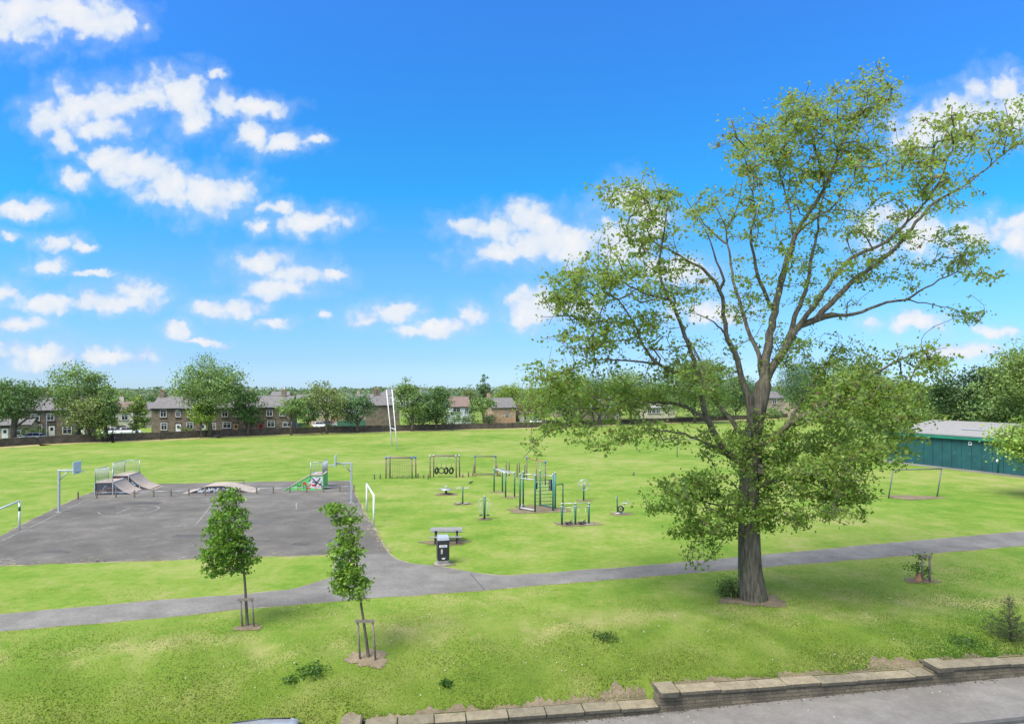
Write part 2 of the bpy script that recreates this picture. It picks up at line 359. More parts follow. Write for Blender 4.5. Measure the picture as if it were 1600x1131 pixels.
def jitter_poly(pts, amp=.05, step=.7):
    out = []
    for a, b in zip(pts, pts[1:]+pts[:1]):
        n = max(1, int((b-a).length/step))
        for i in range(n):
            p = a.lerp(b, i/n)
            out.append(p+Vector((rnd.gauss(0, amp), rnd.gauss(0, amp), 0)) if i else p)
    return out
def flat(pxs): return [Vector((p.x, p.y, 0)) for p in (G(*q) for q in pxs)]
def tri_sheet(name, poly, mat, dz, kind='structure'):
    bm = bmesh.new(); vs = [bm.verts.new((p[0], p[1], p[2]+dz)) for p in poly]
    f = bm.faces.new(vs); bm.normal_update()
    if f.normal.z < 0: f.normal_flip()
    bmesh.ops.triangulate(bm, faces=[f]); me = bpy.data.meshes.new(name); bm.to_mesh(me); bm.free()
    me.materials.append(MAT[mat]); o = bpy.data.objects.new(name, me); COL.objects.link(o)
    return tag(o, kind=kind)
path_px = [(-260, 1012), (0, 986), (280, 962), (410, 948), (560, 936), (755, 922), (900, 909), (1075, 895), (1200, 885), (1350, 873), (1600, 852), (1900, 829),
           (1900, 808), (1600, 830), (1350, 852), (1180, 868), (1000, 884), (880, 893), (800, 899), (765, 898), (740, 894), (690, 885), (640, 880), (618, 873), (604, 862), (560, 852),
           (520, 858), (522, 890), (518, 902), (490, 911), (465, 918), (450, 921), (385, 928), (230, 939), (0, 960), (-260, 982)]
PATH = jitter_poly(flat(path_px), .035)
tri_sheet('path', PATH, 'path', .008)
court_px = [(-230, 903), (0, 883), (250, 875), (520, 866), (606, 864), (597, 848), (583, 824), (566, 795), (555, 772), (546, 751), (440, 752), (300, 755), (190, 757), (150, 767), (130, 774), (60, 807), (0, 838), (-150, 905)]
COURT = jitter_poly(flat(court_px), .045)
tri_sheet('court', COURT, 'asphalt', .012)
# worn painted lines
ln = MB()
def line(pxs, w=.075):
    pts = [Vector((p.x, p.y, .016)) for p in (G(*q) for q in pxs)]
    for a, b in zip(pts[:-1], pts[1:]):
        t = (b-a).normalized(); n = Vector((-t.y, t.x, 0))*w/2
        ln.add([a-n, b-n, b+n, a+n], [(0, 1, 2, 3)])
for q in ([(0, 846), (64, 816), (132, 782), (154, 779.5), (172, 779)], [(206, 792), (182, 803)], [(180, 792), (206, 792)], [(253, 823), (305, 821), (322, 800), (332, 787)], [(142, 826), (174, 825)],
          [(152, 800), (157, 803)], [(112, 810), (121, 809)], [(232, 777), (255, 777)], [(298, 775), (328, 775)], [(376, 772), (391, 772)], [(407, 771), (475, 770)], [(512, 769.3), (539, 769), (541, 772)],
          [(548, 780), (557, 798), (577, 815)], [(463, 786), (463, 795.6)], [(458, 796), (471, 796)], [(468, 815), (480, 815)], [(448, 821), (453, 821)], [(517, 781), (531, 780)], [(549, 787), (563, 789)],
          [(33, 829), (65, 829)], [(76, 809), (87, 809)], [(0, 874), (20, 873)], [(330, 846), (420, 842)]): line(q)
ac = G(198, 797.5)
arc = [Vector((ac.x+2.1*math.cos(a), ac.y+2.1*math.sin(a)*1.0, .016)) for a in np.linspace(-1.9, 1.7, 22)]
for a, b in zip(arc[:-1], arc[1:]):
    t = (b-a).normalized(); n = Vector((-t.y, t.x, 0))*.045; ln.add([a-n, b-n, b+n, a+n], [(0, 1, 2, 3)])
struct('court_line_marking', ln, 'line')
ck = MB()
def crack(pxs, w):
    pts = [G(*q) for q in pxs]; fine = []
    for a, b in zip(pts[:-1], pts[1:]):
        k_ = max(2, int((b-a).length/.35))
        fine += [a.lerp(b, i/k_)+Vector((rnd.gauss(0, .06), rnd.gauss(0, .06), .0145)) for i in range(k_)]
    for a, b in zip(fine[:-1], fine[1:]):
        t = (b-a).normalized(); n = Vector((-t.y, t.x, 0))*w*rnd.uniform(.3, 1)
        ck.add([Vector((p.x, p.y, .0145)) for p in (a-n, b-n, b+n, a+n)], [(0, 1, 2, 3)])
for q in ([(20, 858), (120, 851), (240, 855), (330, 848)], [(430, 862), (470, 835), (500, 800), (505, 772)], [(240, 855), (270, 820), (290, 785)], [(96, 806), (160, 808), (240, 806)], [(560, 860), (545, 830), (552, 800)]): crack(q, .018)
struct('court_cracks', ck, 'kerbdark')
pt = MB()
for px_, py_, wx, wy in ((300, 838, 2.4, .9), (410, 815, 1.6, 1.1), (90, 862, 1.8, .6), (470, 850, 1.1, .8), (225, 786, 2.6, 1.2)):
    c_ = G(px_, py_); pt.add([(c_.x+sx*wx/2+rnd.uniform(-.1, .1), c_.y+sy*wy/2+rnd.uniform(-.1, .1), .0142) for sx, sy in ((-1, -1), (1, -1), (1, 1), (-1, 1))], [(0, 1, 2, 3)])
MAT['patch'] = ground_mat('tarmac_repair', [(.2, (.060, .058, .055)), (.5, (.078, .076, .071)), (.8, (.11, .107, .099))], scales=(.4, 1.2, 6, 70), weights=(.9, .7, .5, .8), bump=.25, rough=.9)[0]
struct('court_repair_patch', pt, 'patch')
# a joint across the path beside the bin
jn = MB(); a, b = G(735, 896), G(757, 921.5); t = (b-a).normalized(); n = Vector((-t.y, t.x, 0))*.03
jn.add([a-n+Vector((0, 0, .012)), b-n+Vector((0, 0, .012)), b+n+Vector((0, 0, .012)), a+n+Vector((0, 0, .012))], [(0, 1, 2, 3)])
struct('path_joint', jn, 'kerbdark')
def edging(name, poly, w0, w1, z):
    b = MB(); n = len(poly); ws = [rnd.uniform(w0, w1) for _ in range(n)]
    for i in range(n):
        if rnd.random() < .12: ws[i] = w0*.4
    for i in range(n):
        p, q = poly[i], poly[(i+1) % n]; r_, s_ = poly[i-1], poly[(i+2) % n]
        n0 = Vector((-(q-r_).y, (q-r_).x, 0)).normalized()*ws[i]; n1 = Vector((-(s_-p).y, (s_-p).x, 0)).normalized()*ws[(i+1) % n]
        zz = Vector((0, 0, z)); b.add([p-n0+zz, q-n1+zz, q+n1+zz, p+n0+zz], [(0, 1, 2, 3)])
    return struct(name, b, 'edge')
MAT['edge'] = ground_mat('mossy_gravel_edge', [(.25, (.11, .10, .045)), (.5, (.21, .185, .105)), (.75, (.33, .30, .22))], scales=(.6, 2.5, 12, 50), weights=(.8, .7, .6, .6))[0]
edging('path_edging', PATH, .04, .13, .005)
edging('court_edging', COURT, .05, .22, .006)
b = MB()
for i in range(150):                                    # crumbled edge and washed-out stones along the right side of the court
    t_ = rnd.random(); a_, c_ = G(566, 797), G(604, 862); p = a_.lerp(c_, t_**.8)+Vector((rnd.gauss(-.1, .22), rnd.gauss(0, .2), .017)); r_ = rnd.uniform(.02, .10)
    k_ = rnd.randint(5, 7); b.add([(p.x+r_*rnd.uniform(.6, 1.2)*math.cos(6.283*j/k_), p.y+r_*rnd.uniform(.6, 1.2)*math.sin(6.283*j/k_), p.z+rnd.uniform(0, .004)) for j in range(k_)], [tuple(range(k_))])
for i in range(90):
    px_ = rnd.uniform(0, 520); p = G(px_, 882-px_*.031-rnd.random()**2*7); p.z = .016; r_ = rnd.uniform(.02, .08); k_ = 6
    b.add([(p.x+r_*1.8*rnd.uniform(.6, 1.2)*math.cos(6.283*j/k_), p.y+r_*rnd.uniform(.6, 1.2)*math.sin(6.283*j/k_), p.z) for j in range(k_)], [tuple(range(k_))])
tag(b.build('gravel', MAT['edge']), 'pale crumbled gravel along the court edges', 'gravel', kind='stuff')
DIRT = []
def dirt(px, py, rx, ry, amp=.16):
    c = G(px, py); b = MB(); n = 72; o = rnd.random()*6
    rs = [1+amp*math.sin(3*t+o)+amp*.6*math.sin(7*t+2*o)+rnd.uniform(-.13, .11) for t in (2*math.pi*i/n for i in range(n))]
    vs = [(c.x, c.y, ground_z(c.x, c.y)+.035 if c.y < 26 else .02)]
    for fr in (.5, 1):
        for i in range(n):
            t = 2*math.pi*i/n; x = c.x+rx*fr*rs[i]*math.cos(t); y = c.y+ry*fr*rs[i]*math.sin(t)
            near = c.y < 29
            vs.append((x, y, ground_z(x, y)+((.045 if fr < 1 else .02) if near else .02)))
    b.add(vs, [(0, 1+i, 1+(i+1) % n) for i in range(n)]+[(1+i, 1+n+i, 1+n+(i+1) % n, 1+(i+1) % n) for i in range(n)], True)
    DIRT.append((c.x, c.y, rx, ry))
    return struct('dirt_patch', b, 'dirt')
for a in ((577, 1028, .70, .5), (388, 980, .5, .36), (1180, 938, 1.35, .75), (1437, 907, .75, .45), (696, 848, 1.3, .75), (757, 811, .5, .45), (697, 772, .9, .8), (723, 787, .75, .6),
          (840, 796, 2.2, 1.6), (900, 819, 1.5, .7), (912, 782, .6, .5), (970, 803, .8, .6), (778, 769, .7, .4), (797, 777, .7, .4), (1428, 777, 2.2, 1.1), (694, 882, .55, .3)): dirt(*a)
# bare soil along the back of the roadside wall
b = MB(); seg = np.linspace(-17, 12, 380); rr = [rnd.uniform(.06, .30)+.08*math.sin(q_*5.3+1)+.1*math.sin(q_*2.1)+.22*math.exp(-((q_+6)/1.3)**2)+.4*math.exp(-((q_-4.2)/1)**2) for q_ in seg]
for i in range(len(seg)-1):
    for f0, f1 in ((0, .25), (.25, .5), (.5, .75), (.75, 1)):
        q = [(seg[i], .47+f0*rr[i]), (seg[i+1], .47+f0*rr[i+1]), (seg[i+1], .47+f1*rr[i+1]), (seg[i], .47+f1*rr[i])]
        b.add([wl(s_, d_, ground_z(*wl(s_, d_, 0)[:2])+.022) for s_, d_ in q], [(0, 1, 2, 3)], True)
struct('bare_soil_strip', b, 'dirt')
# dry verge at the foot of the park wall
FARW = [G(*q) for q in ((-160, 709), (0, 698), (60, 694), (175, 689), (250, 686.5), (337, 682), (400, 680), (500, 676.5), (600, 674), (700, 671), (800, 669), (925, 664.5), (1050, 660), (1230, 652.5))]
FARW = [Vector((p.x, p.y, 0)) for p in FARW]
b = MB()
for p, q in zip(FARW[:-1], FARW[1:]):
    t = (q-p).normalized(); n = Vector((t.y, -t.x, 0))
    b.add([p+n*4.2+Vector((0, 0, .02)), q+n*4.2+Vector((0, 0, .02)), q+Vector((0, 0, .02)), p+Vector((0, 0, .02))], [(0, 1, 2, 3)])
MAT['verge'] = ground_mat('dry_verge', [(.25, (.15, .17, .04)), (.5, (.28, .25, .10)), (.75, (.36, .30, .16))], scales=(.3, 1, 4, 20))[0]
struct('verge', b, 'verge')
b = MB()
for p, q in zip(FARW[:-1], FARW[1:]):
    t = (q-p).normalized(); n = Vector((-t.y, t.x, 0))
    b.add([p+n*1+Vector((0, 0, .02)), q+n*1+Vector((0, 0, .02)), q+n*10+Vector((0, 0, .02)), p+n*10+Vector((0, 0, .02))], [(0, 1, 2, 3)])
struct('far_road', b, 'path')
# hills on the skyline
def hill(pxs, Y, depth=300):
    b = MB(); n = len(pxs); vs = []
    for fr, dy in ((0, -depth), (.8, -depth*.3), (1, 0), (0, depth)):
        for px, py in pxs:
            p = P(px, py, Y); vs.append((p.x*(Y+dy)/Y, Y+dy, max(-2, p.z*fr-2*(1-fr))))
    b.add(vs, [(r*n+i, r*n+i+1, (r+1)*n+i+1, (r+1)*n+i) for r in range(3) for i in range(n-1)], True)
    return struct('hills', b, MAT['hillm'])
MAT['hillm'] = ground_mat('hill_cover', [(.3, (.035, .06, .03)), (.5, (.07, .10, .05)), (.7, (.13, .15, .09))], scales=(.004, .02, .08, .3), bump=0)[0]
hill([(-300, 612), (-100, 606), (0, 605), (150, 606), (300, 610), (420, 609), (560, 607), (640, 606), (760, 609), (900, 606), (1100, 604), (1300, 603), (1500, 604), (1700, 606), (2000, 612)], 900)

# ------------------------------------------------------------------ grass blades and daisies on the near bank
def lawn_blades(n):
    s = rng.uniform(-34, 22, n*3); d = .55+rng.random(n*3)**1.7*22
    x = WP[0]+s*WU[0]+d*WN[0]; y = WP[1]+s*WU[1]+d*WN[1]
    px = 800+x/y*F; ok = (px > -40) & (px < 1640)
    # off the path and the bare soil
    pp = np.array([(p.x, p.y) for p in PATH]); q = np.roll(pp, -1, 0)
    ins = np.zeros(len(x), bool)
    for (x0, y0), (x1, y1) in zip(pp, q):
        c = ((y0 > y) != (y1 > y)) & (x < (x1-x0)*(y-y0)/(y1-y0+1e-12)+x0); ins ^= c
    ok &= ~ins
    for cx, cy, rx, ry in DIRT: ok &= ((x-cx)/rx)**2+((y-cy)/ry)**2 > rng.uniform(.35, 1.1, len(x))
    x, y, s, d = (a[ok][:n] for a in (x, y, s, d)); n = len(x); z = bank(s, d)+hump(s, d)
    patch = np.sin(x*.9+1.3*np.sin(y*.7))*np.sin(y*1.1+np.sin(x*.5)*1.5)
    h = rng.uniform(.018, .042, n)*(1+.45*patch)*np.clip(1.3-d/14, .25, 1.3); a = rng.uniform(0, 6.28, n); w = rng.uniform(.012, .026, n)
    lean = rng.normal(0, .6, (n, 2))*h[:, None]
    base = np.stack([x, y, z-.005], 1); dx = np.stack([np.cos(a)*w, np.sin(a)*w, 0*a], 1)
    v = np.stack([base-dx, base+dx, base+np.concatenate([lean, h[:, None]], 1)], 1).reshape(-1, 3)
    t = tints(n, (.158, .212, .038), .16, .16)*(1-.20*np.exp(-(d/3.6)**2))[:, None]
    p2 = np.sin(s*.55+1.2*np.sin(d*.9+s*.21))*np.sin(d*1.5+np.sin(s*.37)*1.7)                  # broad mottling, long across the bank
    lush = 1/(1+np.exp(-(s-5.5)*.9-(3.6-d)*1.1)); t = t*(1-lush[:, None]*np.array([.58, .26, .5]))*(1+.16*p2[:, None])
    crest = np.exp(-((d-6.4-.7*np.sin(s*.25))/1.0)**2)*np.clip(.55+.6*np.sin(s*.42+1), 0, 1)*(s < 7)
    dry = rng.random(n) < np.clip(.09+.10*patch+.16*p2+.5*crest-.2*lush, .02, .7); t[dry] = np.array([.25, .235, .09])*np.exp(rng.normal(0, .2, (dry.sum(), 1)))
    o = bpy.data.objects.new('grass', mesh_np('grass', v, np.arange(3*n), 3, 'blade', t, 3)); COL.objects.link(o)
    tag(o, 'short grass on the bank between path and roadside wall', 'grass', kind='stuff')
lawn_blades(240000)
def daisies(n):
    s = rng.uniform(-20, 12, n); d = rng.uniform(.8, 9, n); keep = np.sin(s*.8)*np.sin(d*1.1+s*.3) > -.1; s, d = s[keep], d[keep]; n = len(s)
    x = WP[0]+s*WU[0]+d*WN[0]; y = WP[1]+s*WU[1]+d*WN[1]; z = bank(s, d)+hump(s, d)+.06
    r = rng.uniform(.007, .016, n); v = np.stack([np.stack([x+r*np.cos(k), y+r*np.sin(k), z+.006*np.sin(k)], 1) for k in np.arange(6)*math.pi/3], 1).reshape(-1, 3)
    o = bpy.data.objects.new('daisies', mesh_np('daisies', v, np.arange(6*n), 6, 'whitepaint')); COL.objects.link(o)
    tag(o, 'tiny white daisies sprinkled over the grass bank', 'flowers', kind='stuff')
daisies(260)
def clump(px, py, r, h, n, base, label, name='weed_clump', cat='weed'):
    p = G(px, py); c = rng.normal(size=(n, 3))*np.array([r*.5, r*.5, h*.3])+np.array([0, 0, h*.35]); c[:, 2] = np.abs(c[:, 2])
    t = thing(name, label, cat, p)
    leaves('foliage', c, rng.uniform(.06, .12, n), tints(n, base, .3, .15), 'leaf', t, .5)
    st = MB()
    for i in range(7):
        a = rnd.uniform(0, 6.28); st.tube([(0, 0, -.02), (r*.3*math.cos(a), r*.3*math.sin(a), h*.4), (r*.6*math.cos(a), r*.6*math.sin(a), h*.7)], [.008, .006, .003], 4)
    part('stem', st, 'bark2', t)
clump(488, 1054, .42, .30, 460, (.09, .17, .035), 'dark green tuft of tall grass on the near bank below the leaning staked sapling')
clump(455, 1068, .28, .16, 150, (.10, .18, .035), 'small low green tuft on the bank left of the dark tuft, nearer the road')
clump(697, 1071, .2, .16, 160, (.05, .12, .02), 'small dark weed in the grass right of the leaning sapling, near the wall')
clump(945, 996, .42, .14, 300, (.08, .14, .03), 'flat dark weed on the bank left of the big tree')
clump(1505, 1003, .45, .14, 300, (.07, .14, .03), 'flat pale-leaved weed on the green bank left of the small conifer')
clump(1141, 930, .5, .75, 1300, (.13, .18, .06), 'leafy shoots sprouting at the left foot of the big tree', 'basal_bush', 'bush')

# ------------------------------------------------------------------ roadside stone wall
rw = thing('roadside_wall', 'low stepped stone wall with flat coping between grass bank and pavement', 'wall', wl(0, 0, 0))
def wv(s, d, z): return wl(s, d, z)-wl(0, 0, 0)
body = MB(); cop = []
secs = [(-26, -16.2, -1.55), (-16.2, -7.2+1.2, -1.27), (-6, -4.55, -.985)]
secs = [(-40, -14.3, -1.36), (-14.3, -4.55, -.955), (-4.55, 5.05, -.57), (5.05, 16, -.38), (16, 34, -.1)]
for s0, s1, zt in secs:
    n = max(2, int((s1-s0)/1.1))
    body.add([wv(s0, .03, road_z(s0)-.3), wv(s1, .03, road_z(s1)-.3), wv(s1, .45, road_z(s1)-.3), wv(s0, .45, road_z(s0)-.3),
              wv(s0, .03, zt-.14), wv(s1, .03, zt-.14), wv(s1, .45, zt-.14), wv(s0, .45, zt-.14)], [(3, 2, 1, 0), (4, 5, 6, 7), (0, 1, 5, 4), (1, 2, 6, 5), (2, 3, 7, 6), (3, 0, 4, 7)])
    cuts = [s0+.72]
    while cuts[-1] < s1-1.6: cuts.append(cuts[-1]+rnd.uniform(.85, 1.35))
    cuts.append(s1-.003)
    for a, c in zip(cuts[:-1], cuts[1:]):
        e = rnd.uniform(-.016, .016); m_ = MB()
        m_.box(wv((a+c)/2, .215+e, zt-.07+e*.6), (c-a-rnd.uniform(.008, .03), .52+rnd.uniform(-.015, .015), .135), math.atan2(WU[1], WU[0])+rnd.uniform(-.012, .012), .022); cop.append(m_)
    m_ = MB(); m_.box(wv(s0+.33, .17, zt-.005), (.62, .72, .24), math.atan2(WU[1], WU[0]), .045); cop.append(m_)
o = part('wall_body', body, 'kerbwall', rw)
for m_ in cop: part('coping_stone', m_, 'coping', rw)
# crumbs on the pavement
b = MB()
for i in range(26):
    s_, d_ = rnd.uniform(-5, 9), -abs(rnd.gauss(0, .7))-.05; c = wl(s_, d_, road_z(s_)+.012); r_ = rnd.uniform(.008, .024)
    b.box(c, (r_*2, r_*1.4, .02), rnd.uniform(0, 3))
MAT['crumb'] = M('pale_crumbs', (.38, .36, .31), .9, .4, 9)
tag(b.build('litter', 'crumb'), 'pale crumbs of stone and litter scattered on the pavement', 'litter', kind='stuff')
b = MB()
for i in range(240):
    s_ = rnd.uniform(-14, 11); c = wl(s_, .02-abs(rnd.gauss(0, .07)), road_z(s_)+.008); r_ = rnd.uniform(.012, .032)
    b.box(c, (r_*2, r_, .012), rnd.uniform(0, 3))
MAT['mulch'] = M('leaf_litter', (.06, .045, .03), .9, .5, 9)
tag(b.build('leaf_litter', 'mulch'), 'dark leaf litter gathered along the foot of the roadside wall', 'leaf litter', kind='stuff')

# ------------------------------------------------------------------ trees
def tube_tree(pos, par, rad, mat, name, parent, loc):
    n = len(pos); kids = [[] for _ in range(n)]
    for i in range(n):
        if par[i] >= 0: kids[par[i]].append(i)
    b = MB(); starts = [i for i in range(n) if par[i] < 0]; stack = [(i, None) for i in starts]
    while stack:
        i, frm = stack.pop(); chain = [] if frm is None else [frm]
        cur = i; chain.append(cur)
        while kids[cur]:
            ks = sorted(kids[cur], key=lambda j: -rad[j]); nxt = ks[0]
            for o in ks[1:]: stack.append((o, cur))
            chain.append(nxt); cur = nxt
        rs = [rad[j] for j in chain]
        if frm is not None: rs[0] = min(rs[0], rs[1]*1.25)
        m = max(rs); b.tube([pos[j] for j in chain], rs, 14 if m > .25 else 8 if m > .08 else 5 if m > .025 else 3, caps=False)
    return part(name, b, mat, parent, loc=loc)
class Grow:
    def __init__(s): s.pos = []; s.par = []; s.rad = []
    def near(s, p):
        a = np.asarray(s.pos); d = ((a-np.asarray(p))**2).sum(1); return int(d.argmin()), float(d.min())**.5
    def limb(s, pts, r0, r1, step=.3, root=False, wob=.03):
        pts = [Vector(p) for p in pts]
        if root: last = -1
        else:
            last, _ = s.near(pts[0]); pts[0] = Vector(s.pos[last])
        fine = []
        for i in range(len(pts)-1):                     # Catmull-Rom through the traced points
            p0, p1, p2, p3 = pts[max(i-1, 0)], pts[i], pts[i+1], pts[min(i+2, len(pts)-1)]
            k = max(1, int((p2-p1).length/step))
            for j in range(k):
                t = j/k; fine.append(.5*((2*p1)+(p2-p0)*t+(2*p0-5*p1+4*p2-p3)*t*t+(3*p1-p0-3*p2+p3)*t**3))
        fine.append(pts[-1])
        if not root: fine = fine[1:]
        for i, p in enumerate(fine):
            t = (i+1)/len(fine); w = wob*(0 if root else 1)
            s.pos.append(tuple(p+Vector((rnd.gauss(0, w), rnd.gauss(0, w), rnd.gauss(0, w))))); s.par.append(last)
            s.rad.append(r0(t) if callable(r0) else r0+(r1-r0)*t**.8); last = len(s.pos)-1
    def twigs(s, tips, step=.32, maxr=.07, tip_r=.0092, up=.12, zpen=1.0):
        nl = len(s.pos); A = np.asarray(s.pos); tips = np.asarray(tips)
        d0 = np.array([((A-t)**2).sum(1).min() for t in tips]); order = np.argsort(d0); ends = []
        cap = len(A)+len(tips)*30; B = np.zeros((cap, 3)); B[:len(A)] = A; m = len(A)
        for k in order:
            t = tips[k]; dd = B[:m]-t; dist = (dd**2).sum(1)
            dist = dist+np.where(dd[:, 2] > 0, .6*dd[:, 2]**2*zpen, 0)                # reach from below rather than above
            i = int(dist.argmin()); a = Vector(B[i]); e = Vector(t); L_ = (e-a).length
            n = max(1, min(28, int(L_/step))); last = i
            pa = s.par[i]; dirn = (a-Vector(s.pos[pa])).normalized() if pa >= 0 else Vector((0, 0, 1))
            c1 = a+dirn*L_*.33+Vector((0, 0, up*L_))
            for j in range(1, n+1):
                q = j/n; p = a*(1-q)**2+c1*2*q*(1-q)+e*q*q
                if j < n: p += Vector((rnd.gauss(0, .035), rnd.gauss(0, .035), rnd.gauss(0, .035)))
                s.pos.append(tuple(p)); s.par.append(last); s.rad.append(0); last = len(s.pos)-1; B[m] = p; m += 1
            ends.append(last)
        cnt = np.zeros(len(s.pos)); cnt[ends] = 1
        for i in range(len(s.pos)-1, nl-1, -1):
            if s.par[i] >= nl: cnt[s.par[i]] += cnt[i]
        for i in range(nl, len(s.pos)):
            lim = s.rad[s.par[i]]*.8 if s.par[i] < nl else maxr
            s.rad[i] = min(max(tip_r*max(cnt[i], 1)**.5, tip_r), max(lim, tip_r), maxr)
        return ends

def big_tree():
    base = G(1177, 936); Y0 = base.y
    def Q(px, py, d): return P(px, py, Y0+d)-Vector((base.x, base.y, base.z))
    g = Grow()
    tr = [(1177, 941), (1175, 915), (1172, 890), (1171, 860), (1170, 800), (1171, 750), (1174, 710), (1178, 670), (1185, 635), (1193, 600)]
    g.limb([Q(x, y, 0) for x, y in tr], lambda t: .50+.24*math.exp(-t*16)-.17*t, 0, .25, True)
    limbs = [   # traced limb points, depth at start/middle/end, radii
        ([(1193, 602), (1199, 544), (1210, 487), (1225, 425), (1242, 369), (1267, 329), (1287, 295), (1283, 261), (1270, 225), (1262, 178)], (0, .2, -.6), .25, .03),
        ([(1287, 295), (1307, 250), (1329, 193), (1363, 137), (1386, 108)], (-.3, .6, 1.2), .07, .012),
        ([(1242, 369), (1267, 346), (1307, 318), (1345, 268)], (.2, -.8, -1.6), .08, .015),
        ([(1225, 425), (1240, 380), (1232, 320), (1215, 260), (1205, 215)], (.2, 1.2, 1.8), .09, .015),
        ([(1210, 487), (1188, 442), (1177, 397), (1172, 370), (1180, 335), (1177, 300), (1180, 235)], (0, -1.0, -1.6), .12, .02),
        ([(1193, 602), (1183, 550), (1168, 514), (1161, 487), (1150, 455), (1142, 417), (1137, 380), (1132, 350), (1109, 306)], (0, .9, 1.6), .15, .018),
        ([(1137, 380), (1121, 371), (1081, 326), (1069, 300)], (1.4, 2, 2.4), .06, .015),
        ([(1132, 363), (1152, 323), (1160, 280)], (1.4, 1, .8), .05, .012),
        ([(1174, 690), (1172, 640), (1151, 561), (1134, 521), (1131, 479), (1126, 454), (1100, 422), (1072, 406), (1035, 385), (1005, 372)], (-.2, -1.0, -2.0), .23, .02),
        ([(1126, 454), (1131, 440), (1115, 395), (1095, 345)], (-1, -1.6, -1.8), .08, .015),
        ([(1134, 521), (1110, 500), (1085, 490)], (-1, -1.8, -2.4), .06, .015),
        ([(1194, 606), (1208, 572), (1228, 541), (1242, 516), (1273, 499), (1301, 493)], (0, .3, .5), .24, .16),
        ([(1228, 535), (1245, 487), (1259, 453), (1267, 408), (1273, 380), (1282, 329), (1290, 295), (1319, 233)], (.2, 1.6, 2.6), .15, .02),
        ([(1250, 511), (1279, 468), (1301, 437), (1330, 403), (1375, 383), (1424, 340), (1449, 312), (1466, 284), (1480, 250), (1500, 200)], (.3, -1.2, -2.4), .14, .018),
        ([(1280, 498), (1313, 459), (1335, 437), (1375, 408), (1406, 380), (1449, 326), (1480, 306), (1523, 278), (1568, 241), (1610, 215)], (.5, 1.2, 1.5), .16, .018),
        ([(1301, 493), (1335, 492), (1358, 482), (1386, 472), (1415, 468), (1437, 456), (1468, 437), (1494, 425), (1503, 397), (1525, 375)], (.5, -.5, -1), .10, .014),
        ([(1415, 468), (1457, 476), (1500, 486), (1519, 500)], (-.3, -.5, -.8), .04, .01),
        ([(1494, 425), (1525, 432), (1560, 428)], (-.9, -1, -1.2), .03, .01),
        ([(1160, 728), (1136, 708), (1119, 682), (1103, 654), (1097, 620), (1092, 584), (1080, 550), (1063, 502), (1046, 468), (1032, 437), (1030, 408), (1039, 349), (1046, 300)], (-.3, -1.8, -3.2), .21, .018),
        ([(1046, 468), (1004, 456), (967, 439), (928, 417)], (-2.4, -3.2, -3.8), .07, .012),
        ([(1092, 595), (1060, 584), (1029, 570), (1004, 538), (990, 504), (967, 470), (942, 451), (905, 430)], (-1.6, -2.2, -2.6), .11, .014),
        ([(1029, 570), (990, 564), (947, 562), (905, 572), (860, 590)], (-2, -1.2, -.8), .06, .012),
        ([(990, 507), (947, 503), (913, 502), (870, 482)], (-2.2, -1.8, -1.6), .05, .012),
        ([(1000, 527), (942, 536), (905, 532)], (-2, -3, -3.6), .045, .01),
        ([(1167, 700), (1140, 652), (1118, 630), (1105, 600), (1092, 560), (1075, 530)], (.2, 1.8, 3.0), .17, .03),
        ([(1100, 650), (1063, 632), (1029, 629), (990, 629), (940, 622), (905, 620), (855, 612)], (-.8, -.2, .4), .10, .014),
        ([(985, 629), (945, 634), (925, 640), (895, 662), (852, 677), (832, 700), (818, 716)], (-.2, -1.5, -2), .07, .014),
        ([(1150, 718), (1112, 697), (1080, 682), (1050, 674), (1020, 671), (985, 680), (945, 696)], (-.4, -1.6, -2.4), .09, .012),
        ([(1180, 694), (1215, 677), (1243, 657), (1290, 632), (1344, 598), (1400, 565), (1450, 545)], (0, -1.2, -1.4), .17, .025),
        ([(1290, 632), (1330, 630), (1380, 620), (1430, 640)], (-.8, -2.4, -3), .08, .015),
        ([(1230, 665), (1260, 610), (1290, 570), (1310, 535)], (-.6, .8, 1.8), .09, .015),
        ([(1182, 772), (1192, 756), (1215, 750), (1250, 738), (1300, 722), (1360, 705)], (.2, -1.6, -2.6), .13, .018),
        ([(1250, 738), (1280, 760), (1320, 785)], (-.8, -1.8, -2.2), .06, .012),
        ([(1182, 720), (1230, 712), (1290, 690), (1350, 680)], (.1, 1.4, 2.2), .10, .015),
        ([(1160, 786), (1120, 788), (1080, 778), (1035, 772)], (-.2, -1.2, -1.8), .08, .012),
        ([(1160, 800), (1140, 815), (1110, 822), (1085, 835)], (-.3, -1.6, -2.2), .05, .012),
        ([(1155, 838), (1139, 834), (1124, 852), (1105, 876), (1092, 884)], (-.4, -.8, -1), .045, .01),
        ([(1182, 800), (1205, 795), (1235, 815), (1262, 825)], (-.3, -1.4, -2), .05, .012),
    ]
    limbpx = []
    for pts, (d0, d1, d2), r0, r1 in limbs:
        n = len(pts); ds = [d0*(1-t)*(1-2*t)+4*d1*t*(1-t)+d2*t*(2*t-1) for t in (i/(n-1) for i in range(n))]
        g.limb([Q(x, y, d) for (x, y), d in zip(pts, ds)], r0*.86, r1*.8, .28, False, .02)
        for (xa, ya), (xb, yb), da, db in zip(pts[:-1], pts[1:], ds[:-1], ds[1:]):
            for t in (0, .33, .66): limbpx.append((xa+(xb-xa)*t, ya+(yb-ya)*t, da+(db-da)*t))
    limbpx = np.array(limbpx)
